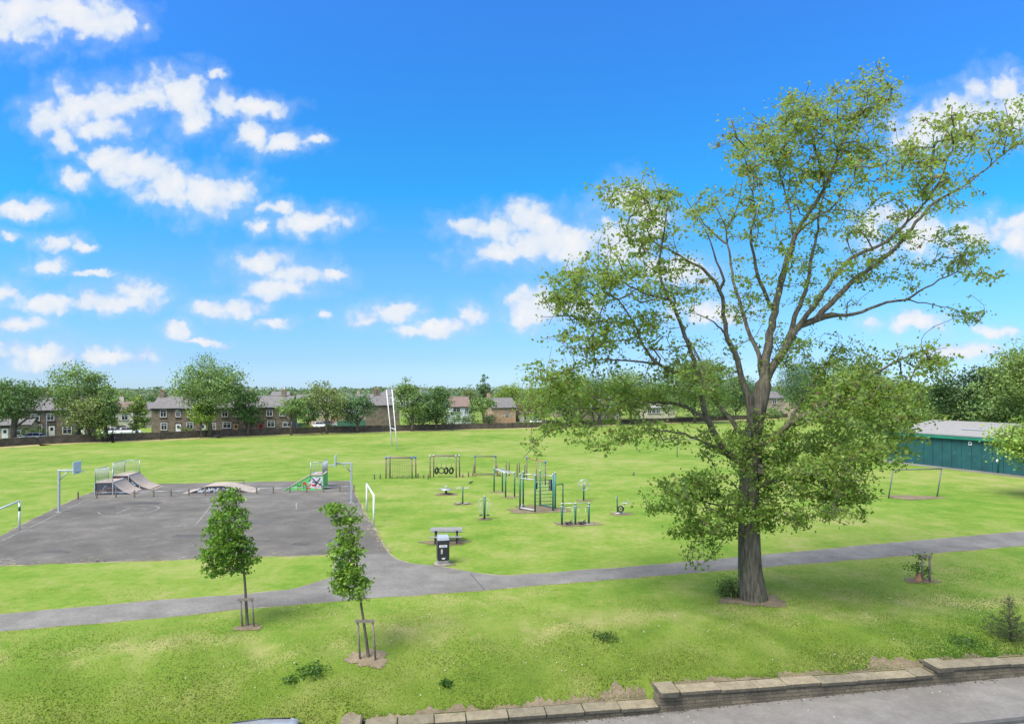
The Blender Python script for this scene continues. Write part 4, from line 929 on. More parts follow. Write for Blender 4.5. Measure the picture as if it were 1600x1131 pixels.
def quarter(loc, rz, plat, run, h, depth, label, sgn=1, side='rampside', straight=False, paint=('grafblue', 'grafwhite'), seed=1, rails='LB'):
    t = thing('skate_ramp', label, 'skate ramp', loc, rz); n = 14; prof = []
    for i in range(n+1):
        q = i/n; prof.append((plat+run*q, h*(1-q) if straight else h*(1-q)**2.6*.97+.03*h*(1-q)))
    full = [(0, 0), (0, h)]+prof[:-1]+[(plat+run, .012)]
    pts = [Vector((sgn*x, 0, z)) for x, z in full]
    if sgn > 0: pts = pts[::-1]
    m = MB(); m.prism([p-Vector((0, 0, .03 if p.z > .1 else 0)) for p in pts], (0, 0, 0), (0, depth, 0)); bd = part('side_panel', m, side, t)
    top = [(0, h)]+prof; m = MB()
    for (xa, za), (xb, zb) in zip(top[:-1], top[1:]):
        m.add([(sgn*xa, -.04, za), (sgn*xb, -.04, zb), (sgn*xb, depth+.04, zb), (sgn*xa, depth+.04, za), (sgn*xa, -.04, za-.05), (sgn*xb, -.04, max(zb-.05, .003)), (sgn*xb, depth+.04, max(zb-.05, .003)), (sgn*xa, depth+.04, za-.05)],
              [(0, 1, 2, 3), (4, 7, 6, 5), (0, 4, 5, 1), (3, 2, 6, 7), (0, 3, 7, 4), (1, 5, 6, 2)])
    part('riding_surface', m, 'ply', t)
    m = MB(); m.rod((sgn*plat, -.05, h+.02), (sgn*plat, depth+.05, h+.02), .03, 8); part('coping_pipe', m, 'steel', t)
    if side == 'rampside':
        for x in (.02, plat):
            m = MB(); m.box((sgn*x, -.045, h/2), (.07, .05, h)); part('frame_post', m, 'galv', t)
    hf = lambda x: h if x < plat else float(np.interp(x, [q[0] for q in prof], [q[1] for q in prof]))
    rs = random.Random(seed)
    class _:
        pass
    mb_parts = []
    for mt in paint:
        m = MB()
        for _k in range(16):
            x = rs.uniform(.08, plat+run*.55); z = rs.uniform(.1, max(.15, hf(x)-.16)); ang = rs.uniform(0, 3.14); l = rs.uniform(.08, .26); w = rs.uniform(.02, .055)
            d = Vector((math.cos(ang), 0, math.sin(ang)))*l; nn = Vector((-d.z, 0, d.x)).normalized()*w
            mid = Vector((x, -.005-rs.random()*.006, z)); c4 = [mid-d-nn, mid+d-nn, mid+d+nn*.6, mid-d+nn]
            if all(.03 < p.z < hf(max(p.x, 0))-.08 and p.x > .02 for p in c4): m.add([Vector((sgn*p.x, p.y, p.z)) for p in c4], [(0, 1, 2, 3)])
        if m.v: part('graffiti_lettering', m, mt, bd)
    def railing(a, b):
        a = Vector(a); b = Vector(b); m = MB(); hz = Vector((0, 0, 1.12))
        m.rod(a+hz, b+hz, .028, 6); m.rod(a+Vector((0, 0, .12)), b+Vector((0, 0, .12)), .02, 6)
        for p in (a, b): m.rod(p, p+hz, .032, 6)
        k = max(3, int((b-a).length/.115))
        for i in range(1, k): p = a.lerp(b, i/k); m.rod(p+Vector((0, 0, .12)), p+hz, .011, 4)
        part('railing', m, 'galv', t)
    x0, x1 = sgn*.04, sgn*(plat-.05)
    if 'B' in rails: railing((x0, .03, h), (x0, depth-.03, h))
    if 'F' in rails: railing((x0, .03, h), (x1, .03, h))
    if 'L' in rails: railing((x0, depth-.03, h), (x1, depth-.03, h))
    return t, bd
quarter(G(148, 773.5), AX*.8, 1.45, 2.15, 1.08, 2.4, 'curved skate quarter pipe with caged platform, the front one of the left pair', seed=3, rails='BF', paint=('grafdim', 'grafrust'))
q2 = G(165, 764.3); quarter(Vector((q2.x+.95, 57.15, 0)), AX*.8, 1.35, 2.5, 1.30, 2.4, 'curved skate quarter pipe with caged platform, the rear one of the left pair', paint=('grafblue', 'grafred', 'grafwhite'), seed=5, rails='BL')
t, bd = quarter(Vector(G(505, 765.2)), AX*.6, 1.15, 2.35, 1.36, 2.4, 'straight skate bank ramp with bright green graffiti side at the right', -1, 'rampgreen', True, ('grafred', 'black'), 9, 'BF')
m = MB(); m.prism([Vector(p) for p in ((-.06, 0, .1), (-.06, 0, 1.2), (-1.0, 0, 1.18), (-1.28, 0, .62), (-1.05, 0, .16))], (0, -.004, 0), (0, -.002, 0)); part('graffiti_lettering', m, 'grafwhite', bd)
for mt, sg in (('black', [((-.9, .95), (-.1, .35)), ((-.75, .4), (-.25, 1.08)), ((-.55, .65), (-.95, .75)), ((-.3, .5), (-.12, .62))]), ('grafred', [((-.95, .35), (-.7, .55)), ((-.72, .3), (-.98, .52)), ((-1.7, .55), (-1.5, .72)), ((-1.75, .72), (-1.5, .5)), ((-1.5, .1), (-1.28, .2)), ((-1.25, .1), (-1.1, .6))])):
    m = MB()
    for (xa, za), (xb, zb) in sg:
        a, b = Vector((xa, -.012, za)), Vector((xb, -.012, zb)); d = (b-a).normalized(); nn = Vector((-d.z, 0, d.x))*.045; m.add([a-nn, b-nn, b+nn, a+nn], [(0, 1, 2, 3)])
    part('graffiti_lettering', m, mt, bd)
fb = thing('skate_funbox', 'low skate hump with sloping ends and scribbled graffiti side, middle of the skate area', 'skate ramp', G(285, 771), AX*.6)
pr = [(0, .012), (.5, .06), (1.1, .26), (1.6, .50), (2.0, .62), (3.3, .65), (3.9, .54), (4.8, .26), (5.5, .07), (6.0, .012)]
m = MB(); m.prism([Vector((x, 0, max(z-.03, 0))) for x, z in pr][::-1], (0, 0, 0), (0, 2.2, 0)); bd = part('side_panel', m, 'rampside', fb)
m = MB()
for (xa, za), (xb, zb) in zip(pr[:-1], pr[1:]):
    m.add([(xa, -.04, za), (xb, -.04, zb), (xb, 2.24, zb), (xa, 2.24, za), (xa, -.04, max(za-.05, .003)), (xb, -.04, max(zb-.05, .003)), (xb, 2.24, max(zb-.05, .003)), (xa, 2.24, max(za-.05, .003))], [(0, 1, 2, 3), (4, 7, 6, 5), (0, 4, 5, 1), (3, 2, 6, 7), (0, 3, 7, 4), (1, 5, 6, 2)])
part('riding_surface', m, 'ply', fb)
rs = random.Random(4); m = MB()
for i in range(60):
    x = rs.uniform(1.3, 4.3); z = rs.uniform(.12, .40); ang = rs.uniform(0, 3.14); d = Vector((math.cos(ang), 0, math.sin(ang)))*rs.uniform(.05, .13); nn = Vector((-d.z, 0, d.x)).normalized()*.028
    mid = Vector((x, -.005-rs.random()*.006, z)); m.add([mid-d-nn, mid+d-nn, mid+d+nn, mid-d+nn], [(0, 1, 2, 3)])
part('graffiti_lettering', m, 'grafwhite', bd)
a, b = G(334, 757.5), G(381, 756.5); gr = thing('grind_rail', 'low thin dark rail on two legs behind the skate hump', 'rail', a); v = b-a
m = MB(); m.rod((0, 0, .42), v+Vector((0, 0, .42)), .03, 8); part('rail', m, 'timber', gr)
for p in (Vector((0, 0, 0)), v): m = MB(); m.rod(p, p+Vector((0, 0, .42)), .03, 8); part('leg', m, 'timber', gr)

# ------------------------------------------------------------------ timber trail
def frame(px0, px1, pyb, h, label, cap='bluecap', dbl=.55, mat='timber'):
    a, b = G(px0, pyb), G(px1, pyb); t = thing('trim_trail_frame', label, 'climbing frame', a); v = b-a
    for p in (Vector((0, 0, 0)), v):
        for dy in (0, dbl) if dbl else (0,):
            q = p+Vector((dy*.55, dy, 0)); m = MB(); m.rod(q-Vector((0, 0, .1)), Vector((q.x*.985+.0, q.y, h)), .065, 8); part('post', m, mat, t)
            m = MB(); m.tube([Vector((q.x*.985, q.y, h-.12)), Vector((q.x*.985, q.y, h+.09))], .085, 10); part('cap', m, cap, t)
    for dy in (0, dbl) if dbl else (0,):
        m = MB(); m.rod(Vector((dy*.55, dy, h)), v*.985+Vector((dy*.55, dy, h)), .06, 8); part('crossbeam', m, mat, t)
    return t, v
t, v = frame(603, 644, 747.5, 2.1, 'double timber frame with blue joints and a rope net, left one of the three')
m = MB()
for i in range(15): x = v.x*(i+.5)/15; m.rod((x, .2, 2.05), (x, .2, .1), .008, 4)
for i in range(9): m.rod((.1, .2, .25+i*.21), (v.x-.1, .2, .25+i*.21), .008, 4)
part('rope_net', m, 'timber', t)
for i in range(4):
    m = MB(); x = v.x*(.15+.21*i); m.rod((x, .1, -.05), (x+.25, .2, .32), .045, 6); part('stub', m, 'timber', t)
t, v = frame(672, 713, 746, 2.2, 'double timber frame hung with four black tyres, middle one of the three', 'galv')
for i, px in enumerate((.24, .42, .60, .80)):
    x = v.x*px; ry = (1, .0, .8, .9)[i]; m = MB(); r_ = .28; pts = []
    an = (1.15, 0.1, 1.0, .95)[i]; cpt = Vector((x, .25, .68))
    m.tube([cpt+Vector((r_*math.cos(q)*math.cos(an), r_*math.cos(q)*math.sin(an), r_*math.sin(q))) for q in (2*math.pi*j/20 for j in range(20))], .09 if i != 1 else .055, 8, closed=True)
    ty = part('tyre', m, 'rubber', t); m = MB(); m.rod(cpt+Vector((0, 0, .36)), (x, .25, 2.18), .014, 5); m.rod(cpt+Vector((0, 0, .36)), (x+.18, .25, 2.18), .01, 4); part('chain', m, 'galv', ty)
t, v = frame(742, 775, 743.5, 2.05, 'single timber frame with a low balance beam, right one of the three', dbl=0)
m = MB(); m.rod((.1, 0, .2), v+Vector((-.1, 0, .2)), .07, 8); part('balance_beam', m, 'timber', t)
for s_, p in ((-1, Vector((0, 0, 0))), (1, v)):
    m = MB(); m.rod(p+Vector((s_*.22, -.1, -.05)), p+Vector((s_*.08, 0, 1.25)), .06, 8); part('brace', m, 'timber', t)
    m = MB(); m.tube([p+Vector((s_*.02, -.12, -.05)), p+Vector((s_*.02, -.12, .25))], .09, 8); part('foot', m, 'orange', t)
LOGS = 'short stepping posts of the timber trail'
ml = None
for i, (px, py) in enumerate([(585, 748.5), (594, 748), (653, 747), (662, 747), (723, 745.5), (732, 745), (669, 748), (781, 744.5)]):
    if ml is None:
        m = MB(); m.lathe((0, 0, 0), [(.065, -.1), (.065, .4), (.05, .44)], 8); ml = tag(m.build('stepping_post', 'timber'), 'short wooden stepping post in the low row beside the timber frames', 'post', LOGS); o = ml
    else: o = ml.copy(); COL.objects.link(o)
    o.location = G(px, py); o.scale = (1, 1, rnd.uniform(.6, 1.25))
TALL = 'tall bare timber posts of the trail'; mt = None
for i, (px, py) in enumerate([(791, 744.5), (795.5, 743), (808, 745.5), (811.5, 744), (820, 748)]):
    if mt is None:
        m = MB(); m.lathe((0, 0, 0), [(.06, -.1), (.055, 1.4), (.04, 1.44)], 8); mt = tag(m.build('trail_post', 'timber'), 'bare upright timber post standing behind the green monkey bars', 'post', TALL); o = mt
    else: o = mt.copy(); COL.objects.link(o)
    o.location = G(px, py)
a = G(823, 749.5); t = thing('trim_trail_frame', 'orange-brown timber frame with hanging steps behind the green climbing frame', 'climbing frame', a)
pa = [Vector((0, 0, 0)), G(838, 752)-a, G(852, 757.5)-a]
for p, mt_, h in zip(pa, ('galv', 'orange', 'timber'), (2.2, 2.15, 2.15)):
    m = MB(); m.rod(p-Vector((0, 0, .1)), p+Vector((0, 0, h)), .06, 8); part('post', m, mt_ if mt_ != 'galv' else 'timber', t)
    m = MB(); m.tube([p+Vector((0, 0, h-.1)), p+Vector((0, 0, h+.1))], .085, 8); part('cap', m, 'bluecap' if mt_ != 'orange' else 'orange', t)
m = MB(); m.rod(pa[0]+Vector((0, 0, 2.2)), pa[2]+Vector((0, 0, 2.15)), .055, 8); part('crossbeam', m, 'orange', t)
for q in (.62, .8):
    p = pa[0].lerp(pa[2], q); m = MB(); m.box(p+Vector((0, 0, .6)), (.5, .16, .06)); st_ = part('step', m, 'timber', t); m = MB()
    for dx in (-.2, .2): m.rod(p+Vector((dx, 0, .6)), p+Vector((dx*.4, 0, 2.15)), .01, 4)
    part('rope', m, 'galv', st_)

# ------------------------------------------------------------------ green outdoor gym
a = G(772, 768); t = thing('monkey_bars', 'green four-post monkey bars with a pale overhead ladder', 'monkey bars', a)
pp = [G(*q)-a for q in ((772, 768), (790, 776.5), (785, 768), (804, 776.5))]; H = 2.05
for p in pp:
    m = MB(); m.rod(p-Vector((0, 0, .1)), p+Vector((0, 0, H)), .062, 10); po = part('post', m, 'greenpaint', t)
    m = MB(); m.lathe(p+Vector((0, 0, H)), [(.07, 0), (.07, .05), (.03, .09)], 10); part('cap', m, 'steel', po)
m = MB()
for i, j in ((0, 1), (2, 3)): m.rod(pp[i]+Vector((0, 0, H-.06)), pp[j]+Vector((0, 0, H-.06)), .035, 8)
for i in range(9): q = i/8; m.rod(pp[0].lerp(pp[1], q)+Vector((0, 0, H-.06)), pp[2].lerp(pp[3], q)+Vector((0, 0, H-.06)), .022, 6)
part('overhead_ladder', m, 'steel', t)
a = G(812, 796); t = thing('climbing_frame', 'large six-post green gym frame with wall bars, ropes and a black pad', 'climbing frame', a)
cp = {k_: G(*q)-a for k_, q in dict(a=(812.5, 796), b=(817.5, 791), c=(836, 800), d=(844, 790.5), e=(864, 798), f=(867.5, 795)).items()}
HT = dict(a=2.62, b=2.62, c=2.65, d=2.68, e=2.65, f=2.68)
for k_, p in cp.items():
    m = MB(); m.rod(p-Vector((0, 0, .1)), p+Vector((0, 0, HT[k_])), .065, 10); po = part('post', m, 'tealpaint' if k_ in 'ef' else 'greenpaint', t)
    m = MB(); m.lathe(p+Vector((0, 0, HT[k_])), [(.075, 0), (.075, .06), (.03, .1)], 10); part('cap', m, 'steel', po)
def gb(i, j, z, r, mat, nm='bar', z2=None): m = MB(); m.rod(cp[i]+Vector((0, 0, z)), cp[j]+Vector((0, 0, z if z2 is None else z2)), r, 8); return part(nm, m, mat, t)
gb('a', 'c', 2.36, .045, 'offwhite'); gb('a', 'b', 2.36, .045, 'offwhite'); gb('b', 'd', 2.45, .035, 'steel'); gb('d', 'f', 2.45, .03, 'steel')
gb('a', 'c', .14, .06, 'offwhite', 'step'); gb('a', 'b', .14, .06, 'offwhite', 'step'); gb('d', 'f', .12, .05, 'tealpaint', 'step')
for i in range(8): gb('c', 'e', .5+i*.26, .02, 'greenpaint', 'rung')
m = MB()
for i in range(1, 6): p = cp['c'].lerp(cp['e'], i/6); m.rod(p+Vector((0, 0, .2)), p+Vector((0, 0, 2.3)), .012, 5)
part('rope_net', m, 'steel', t)
m = MB(); m.box(cp['e']+Vector((-.12, .3, 1.85)), (.34, .08, .8), .2, .03); part('pad', m, 'black', t)
m = MB(); m.box(cp['c']+Vector((.12, .2, 1.9)), (.16, .08, .5), .2, .03); part('pad', m, 'black', t)
m = MB(); p = cp['f']+Vector((.65, .9, 0)); m.rod(p, p+Vector((0, 0, 1.75)), .05, 8); m.rod(p+Vector((0, 0, 1.75)), cp['f']+Vector((0, 0, 1.8)), .035, 8); part('side_arm', m, 'greenpaint', t)

a = G(757, 811); t = thing('outdoor_trainer', 'green post trainer with two long white looped handles, nearest the picnic table', 'exercise machine', a)
m = MB(); m.rod((0, 0, -.1), (0, 0, 1.55), .075, 10); po = part('post', m, 'greenpaint', t); m = MB(); m.lathe((0, 0, 1.55), [(.08, 0), (.08, .05), (.03, .09)], 10); part('cap', m, 'offwhite', po)
for s_ in (-1, 1):
    m = MB(); m.tube([(s_*.05, 0, 1.32), (s_*.2, 0, 1.42), (s_*.36, 0, 1.28), (s_*.38, -.03, 1.0), (s_*.3, -.05, .55), (s_*.2, -.05, .4), (s_*.24, -.05, .7), (s_*.26, -.03, 1.05), (s_*.2, 0, 1.2)], .022, 6); part('handle', m, 'offwhite', t)
    m = MB(); m.box((s_*.24, -.08, .3), (.22, .3, .05), 0, .01); part('footplate', m, 'black', t)
a = G(697, 772); t = thing('outdoor_trainer', 'low exercise disc with four seats on a short green post', 'exercise machine', a)
m = MB(); m.rod((0, 0, -.1), (0, 0, .42), .09, 10); part('post', m, 'greenpaint', t)
m = MB(); m.lathe((0, 0, .36), [(.1, 0), (.5, .03), (.52, .07), (.1, .1)], 18); part('disc', m, 'steel', t)
for i in range(4):
    an = i*math.pi/2+.4; m = MB(); c_ = Vector((.62*math.cos(an), .62*math.sin(an), .42)); m.box(c_, (.3, .22, .05), an, .02); m.rod((0, 0, .4), c_, .03, 6); part('seat', m, 'concrete', t)
m = MB(); m.rod((0, 0, .42), (0, 0, .72), .03, 6); m.ring((0, 0, .7), .16, .018, 'Z', 14, 6); part('hand_ring', m, 'galv', t)
a = G(723, 787); t = thing('outdoor_trainer', 'tall thin post trainer with pale hand wheels at its top, left of the looped-handle one', 'exercise machine', a)
m = MB(); m.rod((0, 0, -.1), (0, 0, 1.35), .055, 10); part('post', m, 'greenpaint', t)
for s_ in (-1, 1):
    m = MB(); m.ring((s_*.34, 0, 1.25), .17, .02, 'Z', 14, 6); m.rod((0, 0, 1.25), (s_*.34, 0, 1.25), .025, 6); m.rod((s_*.17, 0, 1.25), (s_*.51, 0, 1.25), .012, 5); part('hand_wheel', m, 'offwhite', t)
    m = MB(); m.lathe((s_*.3, -.1, .05), [(.05, -.02), (.22, 0), (.22, .05), (.05, .06)], 14); part('foot_disc', m, 'concrete', t)
a = G(912, 782); t = thing('outdoor_trainer', 'green post with a big spoked shoulder wheel, right of the gym frame', 'exercise machine', a)
m = MB(); m.rod((0, 0, -.1), (0, 0, 1.35), .065, 10); part('post', m, 'greenpaint', t)
for s_ in (-.16, .16):
    m = MB(); m.ring((0, s_, 1.28), .42, .02, 'Y', 24, 6)
    for i in range(3): an = i*math.pi/3; d = Vector((math.cos(an), 0, math.sin(an)))*.42; m.rod(Vector((0, s_, 1.28))-d, Vector((0, s_, 1.28))+d, .012, 5)
    m.rod((0, s_, 1.28), (0, 0, 1.28), .035, 8); part('wheel', m, 'steel', t)
a = G(878, 820); t = thing('step_up_bars', 'three short green posts joined by thin rails on a bare soil patch', 'exercise machine', a); pv = G(920, 819)-a
for i in range(3):
    p = pv*(i/2); m = MB(); m.rod(p-Vector((0, 0, .1)), p+Vector((0, 0, 1.38)), .07, 10); po = part('post', m, 'greenpaint', t)
    m = MB(); m.lathe(p+Vector((0, 0, 1.38)), [(.08, 0), (.08, .05), (.03, .09)], 10); m.rod(p+Vector((-.14, -.05, 1.22)), p+Vector((.14, -.05, 1.22)), .03, 6); part('cap', m, 'offwhite', po)
for z, r_ in ((1.42, .022), (1.15, .018)): m = MB(); m.rod((0, 0, z), pv+Vector((0, 0, z)), r_, 6); part('bar', m, 'steel', t)
for q in (.12, .38, .62, .88): m = MB(); p = pv*q; m.rod(p+Vector((0, -.02, .1)), p+Vector((0, 0, 1.15)), .012, 5); part('pull_rod', m, 'steel', t)
for q in (.25, .75):
    m = MB(); p = pv*q; m.box(p+Vector((0, -.05, .16)), (.5, .3, .05), .3, .01); m.rod(p+Vector((-.2, 0, .0)), p+Vector((.2, 0, .3)), .03, 6); part('footplate', m, 'black', t)
m = MB(); m.box(pv+Vector((0, -.1, .04)), (.6, .35, .05), 0, .01); part('base_slab', m, 'concrete', t)
a = G(969, 803); t = thing('exercise_bike', 'outdoor exercise bike with dark wheel on its own soil patch, rightmost of the gym', 'exercise machine', a)
m = MB(); m.rod((-.35, 0, .06), (.4, 0, .06), .05, 8); part('base_bar', m, 'galv', t)
m = MB(); m.rod((-.18, .06, 0), (-.22, .06, 1.25), .05, 8); part('post', m, 'greenpaint', t)
m = MB(); m.rod((-.3, -.2, 1.2), (-.3, .3, 1.2), .02, 6); m.rod((-.22, .06, 1.2), (-.3, .06, 1.2), .025, 6); part('handlebar', m, 'steel', t)
m = MB(); m.tube([(.1, 0, .05), (.18, 0, .45), (.3, 0, .72)], .04, 8); part('seat_post', m, 'galv', t)
m = MB(); m.box((.34, 0, .78), (.36, .26, .07), 0, .03); m.box((.56, 0, .92), (.05, .26, .3), 0, .02); part('seat', m, 'steel', t)
m = MB(); m.ring((.02, -.12, .4), .2, .05, 'Y', 18, 6); m.lathe((.02, -.12, .36), [(.05, 0), (.05, .08)], 8); part('wheel', m, 'black', t)
for s_ in (-1, 1): m = MB(); m.rod((.02, s_*.2, .4), (.02-s_*.14, s_*.2, .4-s_*.1), .018, 5); m.box((.02-s_*.14, s_*.27, .4-s_*.1), (.12, .12, .03)); part('pedal', m, 'black', t)
for px, py in ((990, 742.5),):
    m = MB(); m.lathe(G(px, py), [(.09, -.1), (.09, .38), (.05, .42)], 10); tag(m.build('marker_post', 'timber'), 'single short dark marker post alone on the field behind the gym', 'post')
cr = thing('crow', 'small black bird standing on the grass left of the green monkey bars', 'bird', G(735.5, 756.5), .4)
m = MB(); m.tube([(-.26, 0, .13), (-.16, 0, .16), (-.06, 0, .19), (.05, 0, .2), (.12, 0, .23), (.17, 0, .27), (.21, 0, .275), (.27, 0, .265)], [.012, .04, .075, .08, .06, .05, .04, .008], 10); part('body', m, 'black', cr)
for s_ in (-1, 1): m = MB(); m.tube([(.0, s_*.035, .14), (.015, s_*.035, .07), (.0, s_*.035, 0)], .01, 5); part('leg', m, 'black', cr)

# ------------------------------------------------------------------ picnic table and bin
t = thing('picnic_table', 'grey weathered picnic table on a worn soil patch behind the bin', 'picnic table', G(697.5, 846.5), .05)
MAT['greywood'] = M('greyed_timber', (.19, .19, .178), .8, .18, 6, .3, 60)
for i in range(5): m = MB(); m.box((0, -.34+i*.17, .76), (1.85, .155, .045), 0, .006); part('top_board', m, 'greywood', t)
for s_ in (-1, 1):
    m = MB(); m.box((0, s_*.72, .45), (1.85, .24, .045), 0, .006); part('bench', m, 'greywood', t)
    for q in (-1, 1):
        m = MB(); m.box((s_*.62, q*.38, .37), (.1, .06, .86), rot=Matrix.Rotation(q*.42, 3, 'X')); part('leg', m, 'black', t)
    m = MB(); m.box((s_*.62, 0, .40), (.08, 1.6, .08)); m.box((s_*.62, 0, .70), (.08, .8, .07)); part('bearer', m, 'black', t)
t = thing('litter_bin', 'tall square black litter bin with white label on a concrete base by the path', 'bin', G(692, 880), .22)
m = MB(); m.lathe((0, 0, 0), [(.46, -.05), (.46, .03), (.40, .045)], 18); part('plinth', m, 'concrete', t)
m = MB(); m.box((0, 0, .13), (.56, .56, .2), 0, .02); part('base', m, 'concrete', t)
m = MB(); m.box((0, 0, .74), (.6, .6, 1.02), 0, .02); bd = part('body', m, 'black', t)
m = MB(); h4 = .3; m.add([(-h4, -h4, 1.25), (h4, -h4, 1.25), (h4, h4, 1.25), (-h4, h4, 1.25), (-h4+.03, -h4+.03, 1.38), (h4-.03, -h4+.03, 1.38), (h4-.03, h4-.03, 1.43), (-h4+.03, h4-.03, 1.43)], [(3, 2, 1, 0), (4, 5, 6, 7), (0, 1, 5, 4), (1, 2, 6, 5), (2, 3, 7, 6), (3, 0, 4, 7)])
part('lid', m, 'galv', t)
m = MB(); m.box((0, -.302, 1.12), (.44, .012, .13)); part('opening', m, 'rubber', bd)
m = MB(); m.box((-.02, -.306, .96), (.4, .012, .12)); lb = part('label', m, 'whitepaint', bd)
def text(body, size, loc, mat, parent, name='lettering', rx=math.pi/2):
    cu = bpy.data.curves.new(name, 'FONT'); cu.body = body; cu.size = size; cu.align_x = 'CENTER'; cu.align_y = 'CENTER'; cu.extrude = .001
    tmp = bpy.data.objects.new('tmp', cu); COL.objects.link(tmp); dg = bpy.context.evaluated_depsgraph_get(); me = bpy.data.meshes.new_from_object(tmp.evaluated_get(dg))
    bpy.data.objects.remove(tmp); me.materials.clear(); me.materials.append(MAT[mat]); o = bpy.data.objects.new(name, me); COL.objects.link(o); o.parent = parent; o.location = loc; o.rotation_euler = (rx, 0, 0); return o
text('LITTER', .085, (-.02, -.3145, .96), 'black', lb)
m = MB(); m.box((-.09, -.304, .69), (.09, .01, .24)); part('sticker', m, 'crumb', bd)
m = MB(); m.prism([Vector(p) for p in ((-.12, 0, .36), (-.06, 0, .29), (.06, 0, .29), (.1, 0, .38), (.04, 0, .35), (-.02, 0, .38), (-.07, 0, .34))][::-1], (0, -.309, 0), (0, -.303, 0)); part('emblem', m, 'whitepaint', bd)
m = MB(); m.box((.304, .05, .62), (.01, .1, .18)); part('sticker', m, 'crumb', bd)

# ------------------------------------------------------------------ teal shed on the right
A, B = G(1385, 719.5), G(1606, 744); A.z = B.z = 0; v = (B-A); L_ = v.length*1.35; rz = math.atan2(v.y, v.x)
sh = thing('sports_shed', 'long single-storey teal clad building with pale mono-pitch roof by the field', 'shed', A, rz); D = 9.0; Hs = 3.4
m = MB(); m.box((L_/2, D/2, Hs/2), (L_, D, Hs)); part('wall', m, 'shedwall', sh)
m = MB()
for i in range(int(L_/1.1)): m.box((.5+i*1.1, -.012, Hs/2), (.05, .022, Hs-.06))
MAT['shedscuff'] = M('scuffed_paint', (.10, .17, .18), .7, .3, 4)
MAT['shedseam'] = M('dark_teal_seam', (.004, .034, .033), .6, .2, 2)
part('cladding_batten', m, 'shedseam', sh)
m = MB(); m.box((L_/2, -.32, Hs+.2), (L_+.6, .1, .48), 0, .01); part('fascia', m, 'shedfascia', sh)
m = MB(); z0, z1 = Hs+.42, Hs+1.6
m.add([(-.35, -.42, z0), (L_+.35, -.42, z0), (L_+.35, D+.4, z1), (-.35, D+.4, z1), (-.35, -.42, z0-.1), (L_+.35, -.42, z0-.1), (L_+.35, D+.4, z1-.1), (-.35, D+.4, z1-.1)], [(0, 1, 2, 3), (4, 7, 6, 5), (0, 4, 5, 1), (1, 5, 6, 2), (2, 6, 7, 3), (3, 7, 4, 0)])
rf = part('roof', m, 'shedroof', sh)
m = MB(); 
for x in (L_*.36, L_*.42): m.box((x, 3.4, z0+(z1-z0)*.42+.03), (1.3, .5, .03), rot=Matrix.Rotation(.12, 3, 'X'))
part('roof_patch', m, 'galv', rf)
dn = MB(); dn.rod((L_*.61, -.12, .05), (L_*.61, -.12, Hs-.05), .07, 8); part('downpipe', dn, 'shedfascia', sh)
m = MB(); m.box((L_*.61, -.20, 1.35), (.22, .02, .28)); part('notice', m, 'whitepaint', sh)
m = MB(); m.box((L_*.475, -.04, Hs-.42), (.36, .06, .42), 0, .01); nt_ = part('sign', m, 'whitepaint', sh)
m = MB(); m.box((L_*.475, -.073, Hs-.42), (.2, .006, .2)); part('symbol', m, 'darkdoor', nt_)
m = MB(); m.box((L_*.70, -.03, 1.1), (1.4, .05, 2.1), 0, .01); part('door', m, 'shedwall', sh)
m = MB(); rs = random.Random(2)
for i in range(13):
    x, z = L_*.35+rs.uniform(0, 5.5), rs.uniform(1.0, 1.9); ang = rs.uniform(0, 3); d = Vector((math.cos(ang), 0, math.sin(ang)))*rs.uniform(.04, .16); nn = Vector((-d.z, 0, d.x)).normalized()*.018
    a = Vector((x, -.028-rs.random()*.004, z)); m.add([a-d-nn, a+d-nn, a+d+nn, a-d+nn], [(0, 1, 2, 3)])
part('graffiti_lettering', m, 'shedscuff', sh)
b = MB(); u = v.normalized(); n_ = Vector((u.y, -u.x, 0))
for i in range(12):
    p, q = A+u*(L_*i/12), A+u*(L_*(i+1)/12); b.add([p+n_*1.7+Vector((0, 0, .012)), q+n_*1.7+Vector((0, 0, .012)), q+Vector((0, 0, .012)), p+Vector((0, 0, .012))], [(0, 1, 2, 3)])
struct('shed_apron', b, 'path')

# ------------------------------------------------------------------ park wall, far fences and lamp posts
pw = thing('park_wall', 'dark dry-stone wall running along the far edge of the playing field', 'wall', FARW[4])
bodyw = MB(); cap = MB(); o0 = FARW[4]
for p, q in zip(FARW[:-1], FARW[1:]):
    d = (q-p); n = max(1, int(d.length/6)); rz = math.atan2(d.y, d.x)
    for i in range(n):
        c = p+d*((i+.5)/n)-o0; l = d.length/n; h = 1.15+rnd.uniform(-.06, .06)
        bodyw.box(c+Vector((0, 0, h/2-.1)), (l-.004, .42, h+.2), rz)
        for j in range(int(l/.55)): cap.box(c+Vector((math.cos(rz), math.sin(rz), 0))*(-l/2+.3+j*.55)+Vector((0, 0, h+.06)), (.5, .46, .16+rnd.uniform(-.03, .05)), rz+rnd.uniform(-.05, .05))
part('wall_body', bodyw, 'parkwall', pw); part('coping', cap, 'parkwall', pw)
def lamp(px, top, Y, label, arm=.9):
    f_ = P(px, HOR, Y); f_.z = 0; h = CAMZ-(top-HOR)/F*Y; t = thing('street_lamp', label, 'street lamp', f_)
    m = MB(); m.tube([(0, 0, -.1), (0, 0, 1.2), (0, 0, 1.25), (0, 0, h)], [.11, .11, .075, .05], 8); part('pole', m, 'galv', t)
    m = MB(); m.tube([(0, 0, h-.1), (.15, 0, h+.1), (arm*.5, 0, h+.18)], .035, 6); part('arm', m, 'galv', t)
    m = MB(); m.box((arm*.75, 0, h+.17), (.6, .22, .12), 0, .03); part('lamp_head', m, 'galv', t)
lamp(206.5, 634, 121, 'grey street lamp before the small light green tree'); lamp(73, 648, 113, 'grey street lamp before the left stone house')
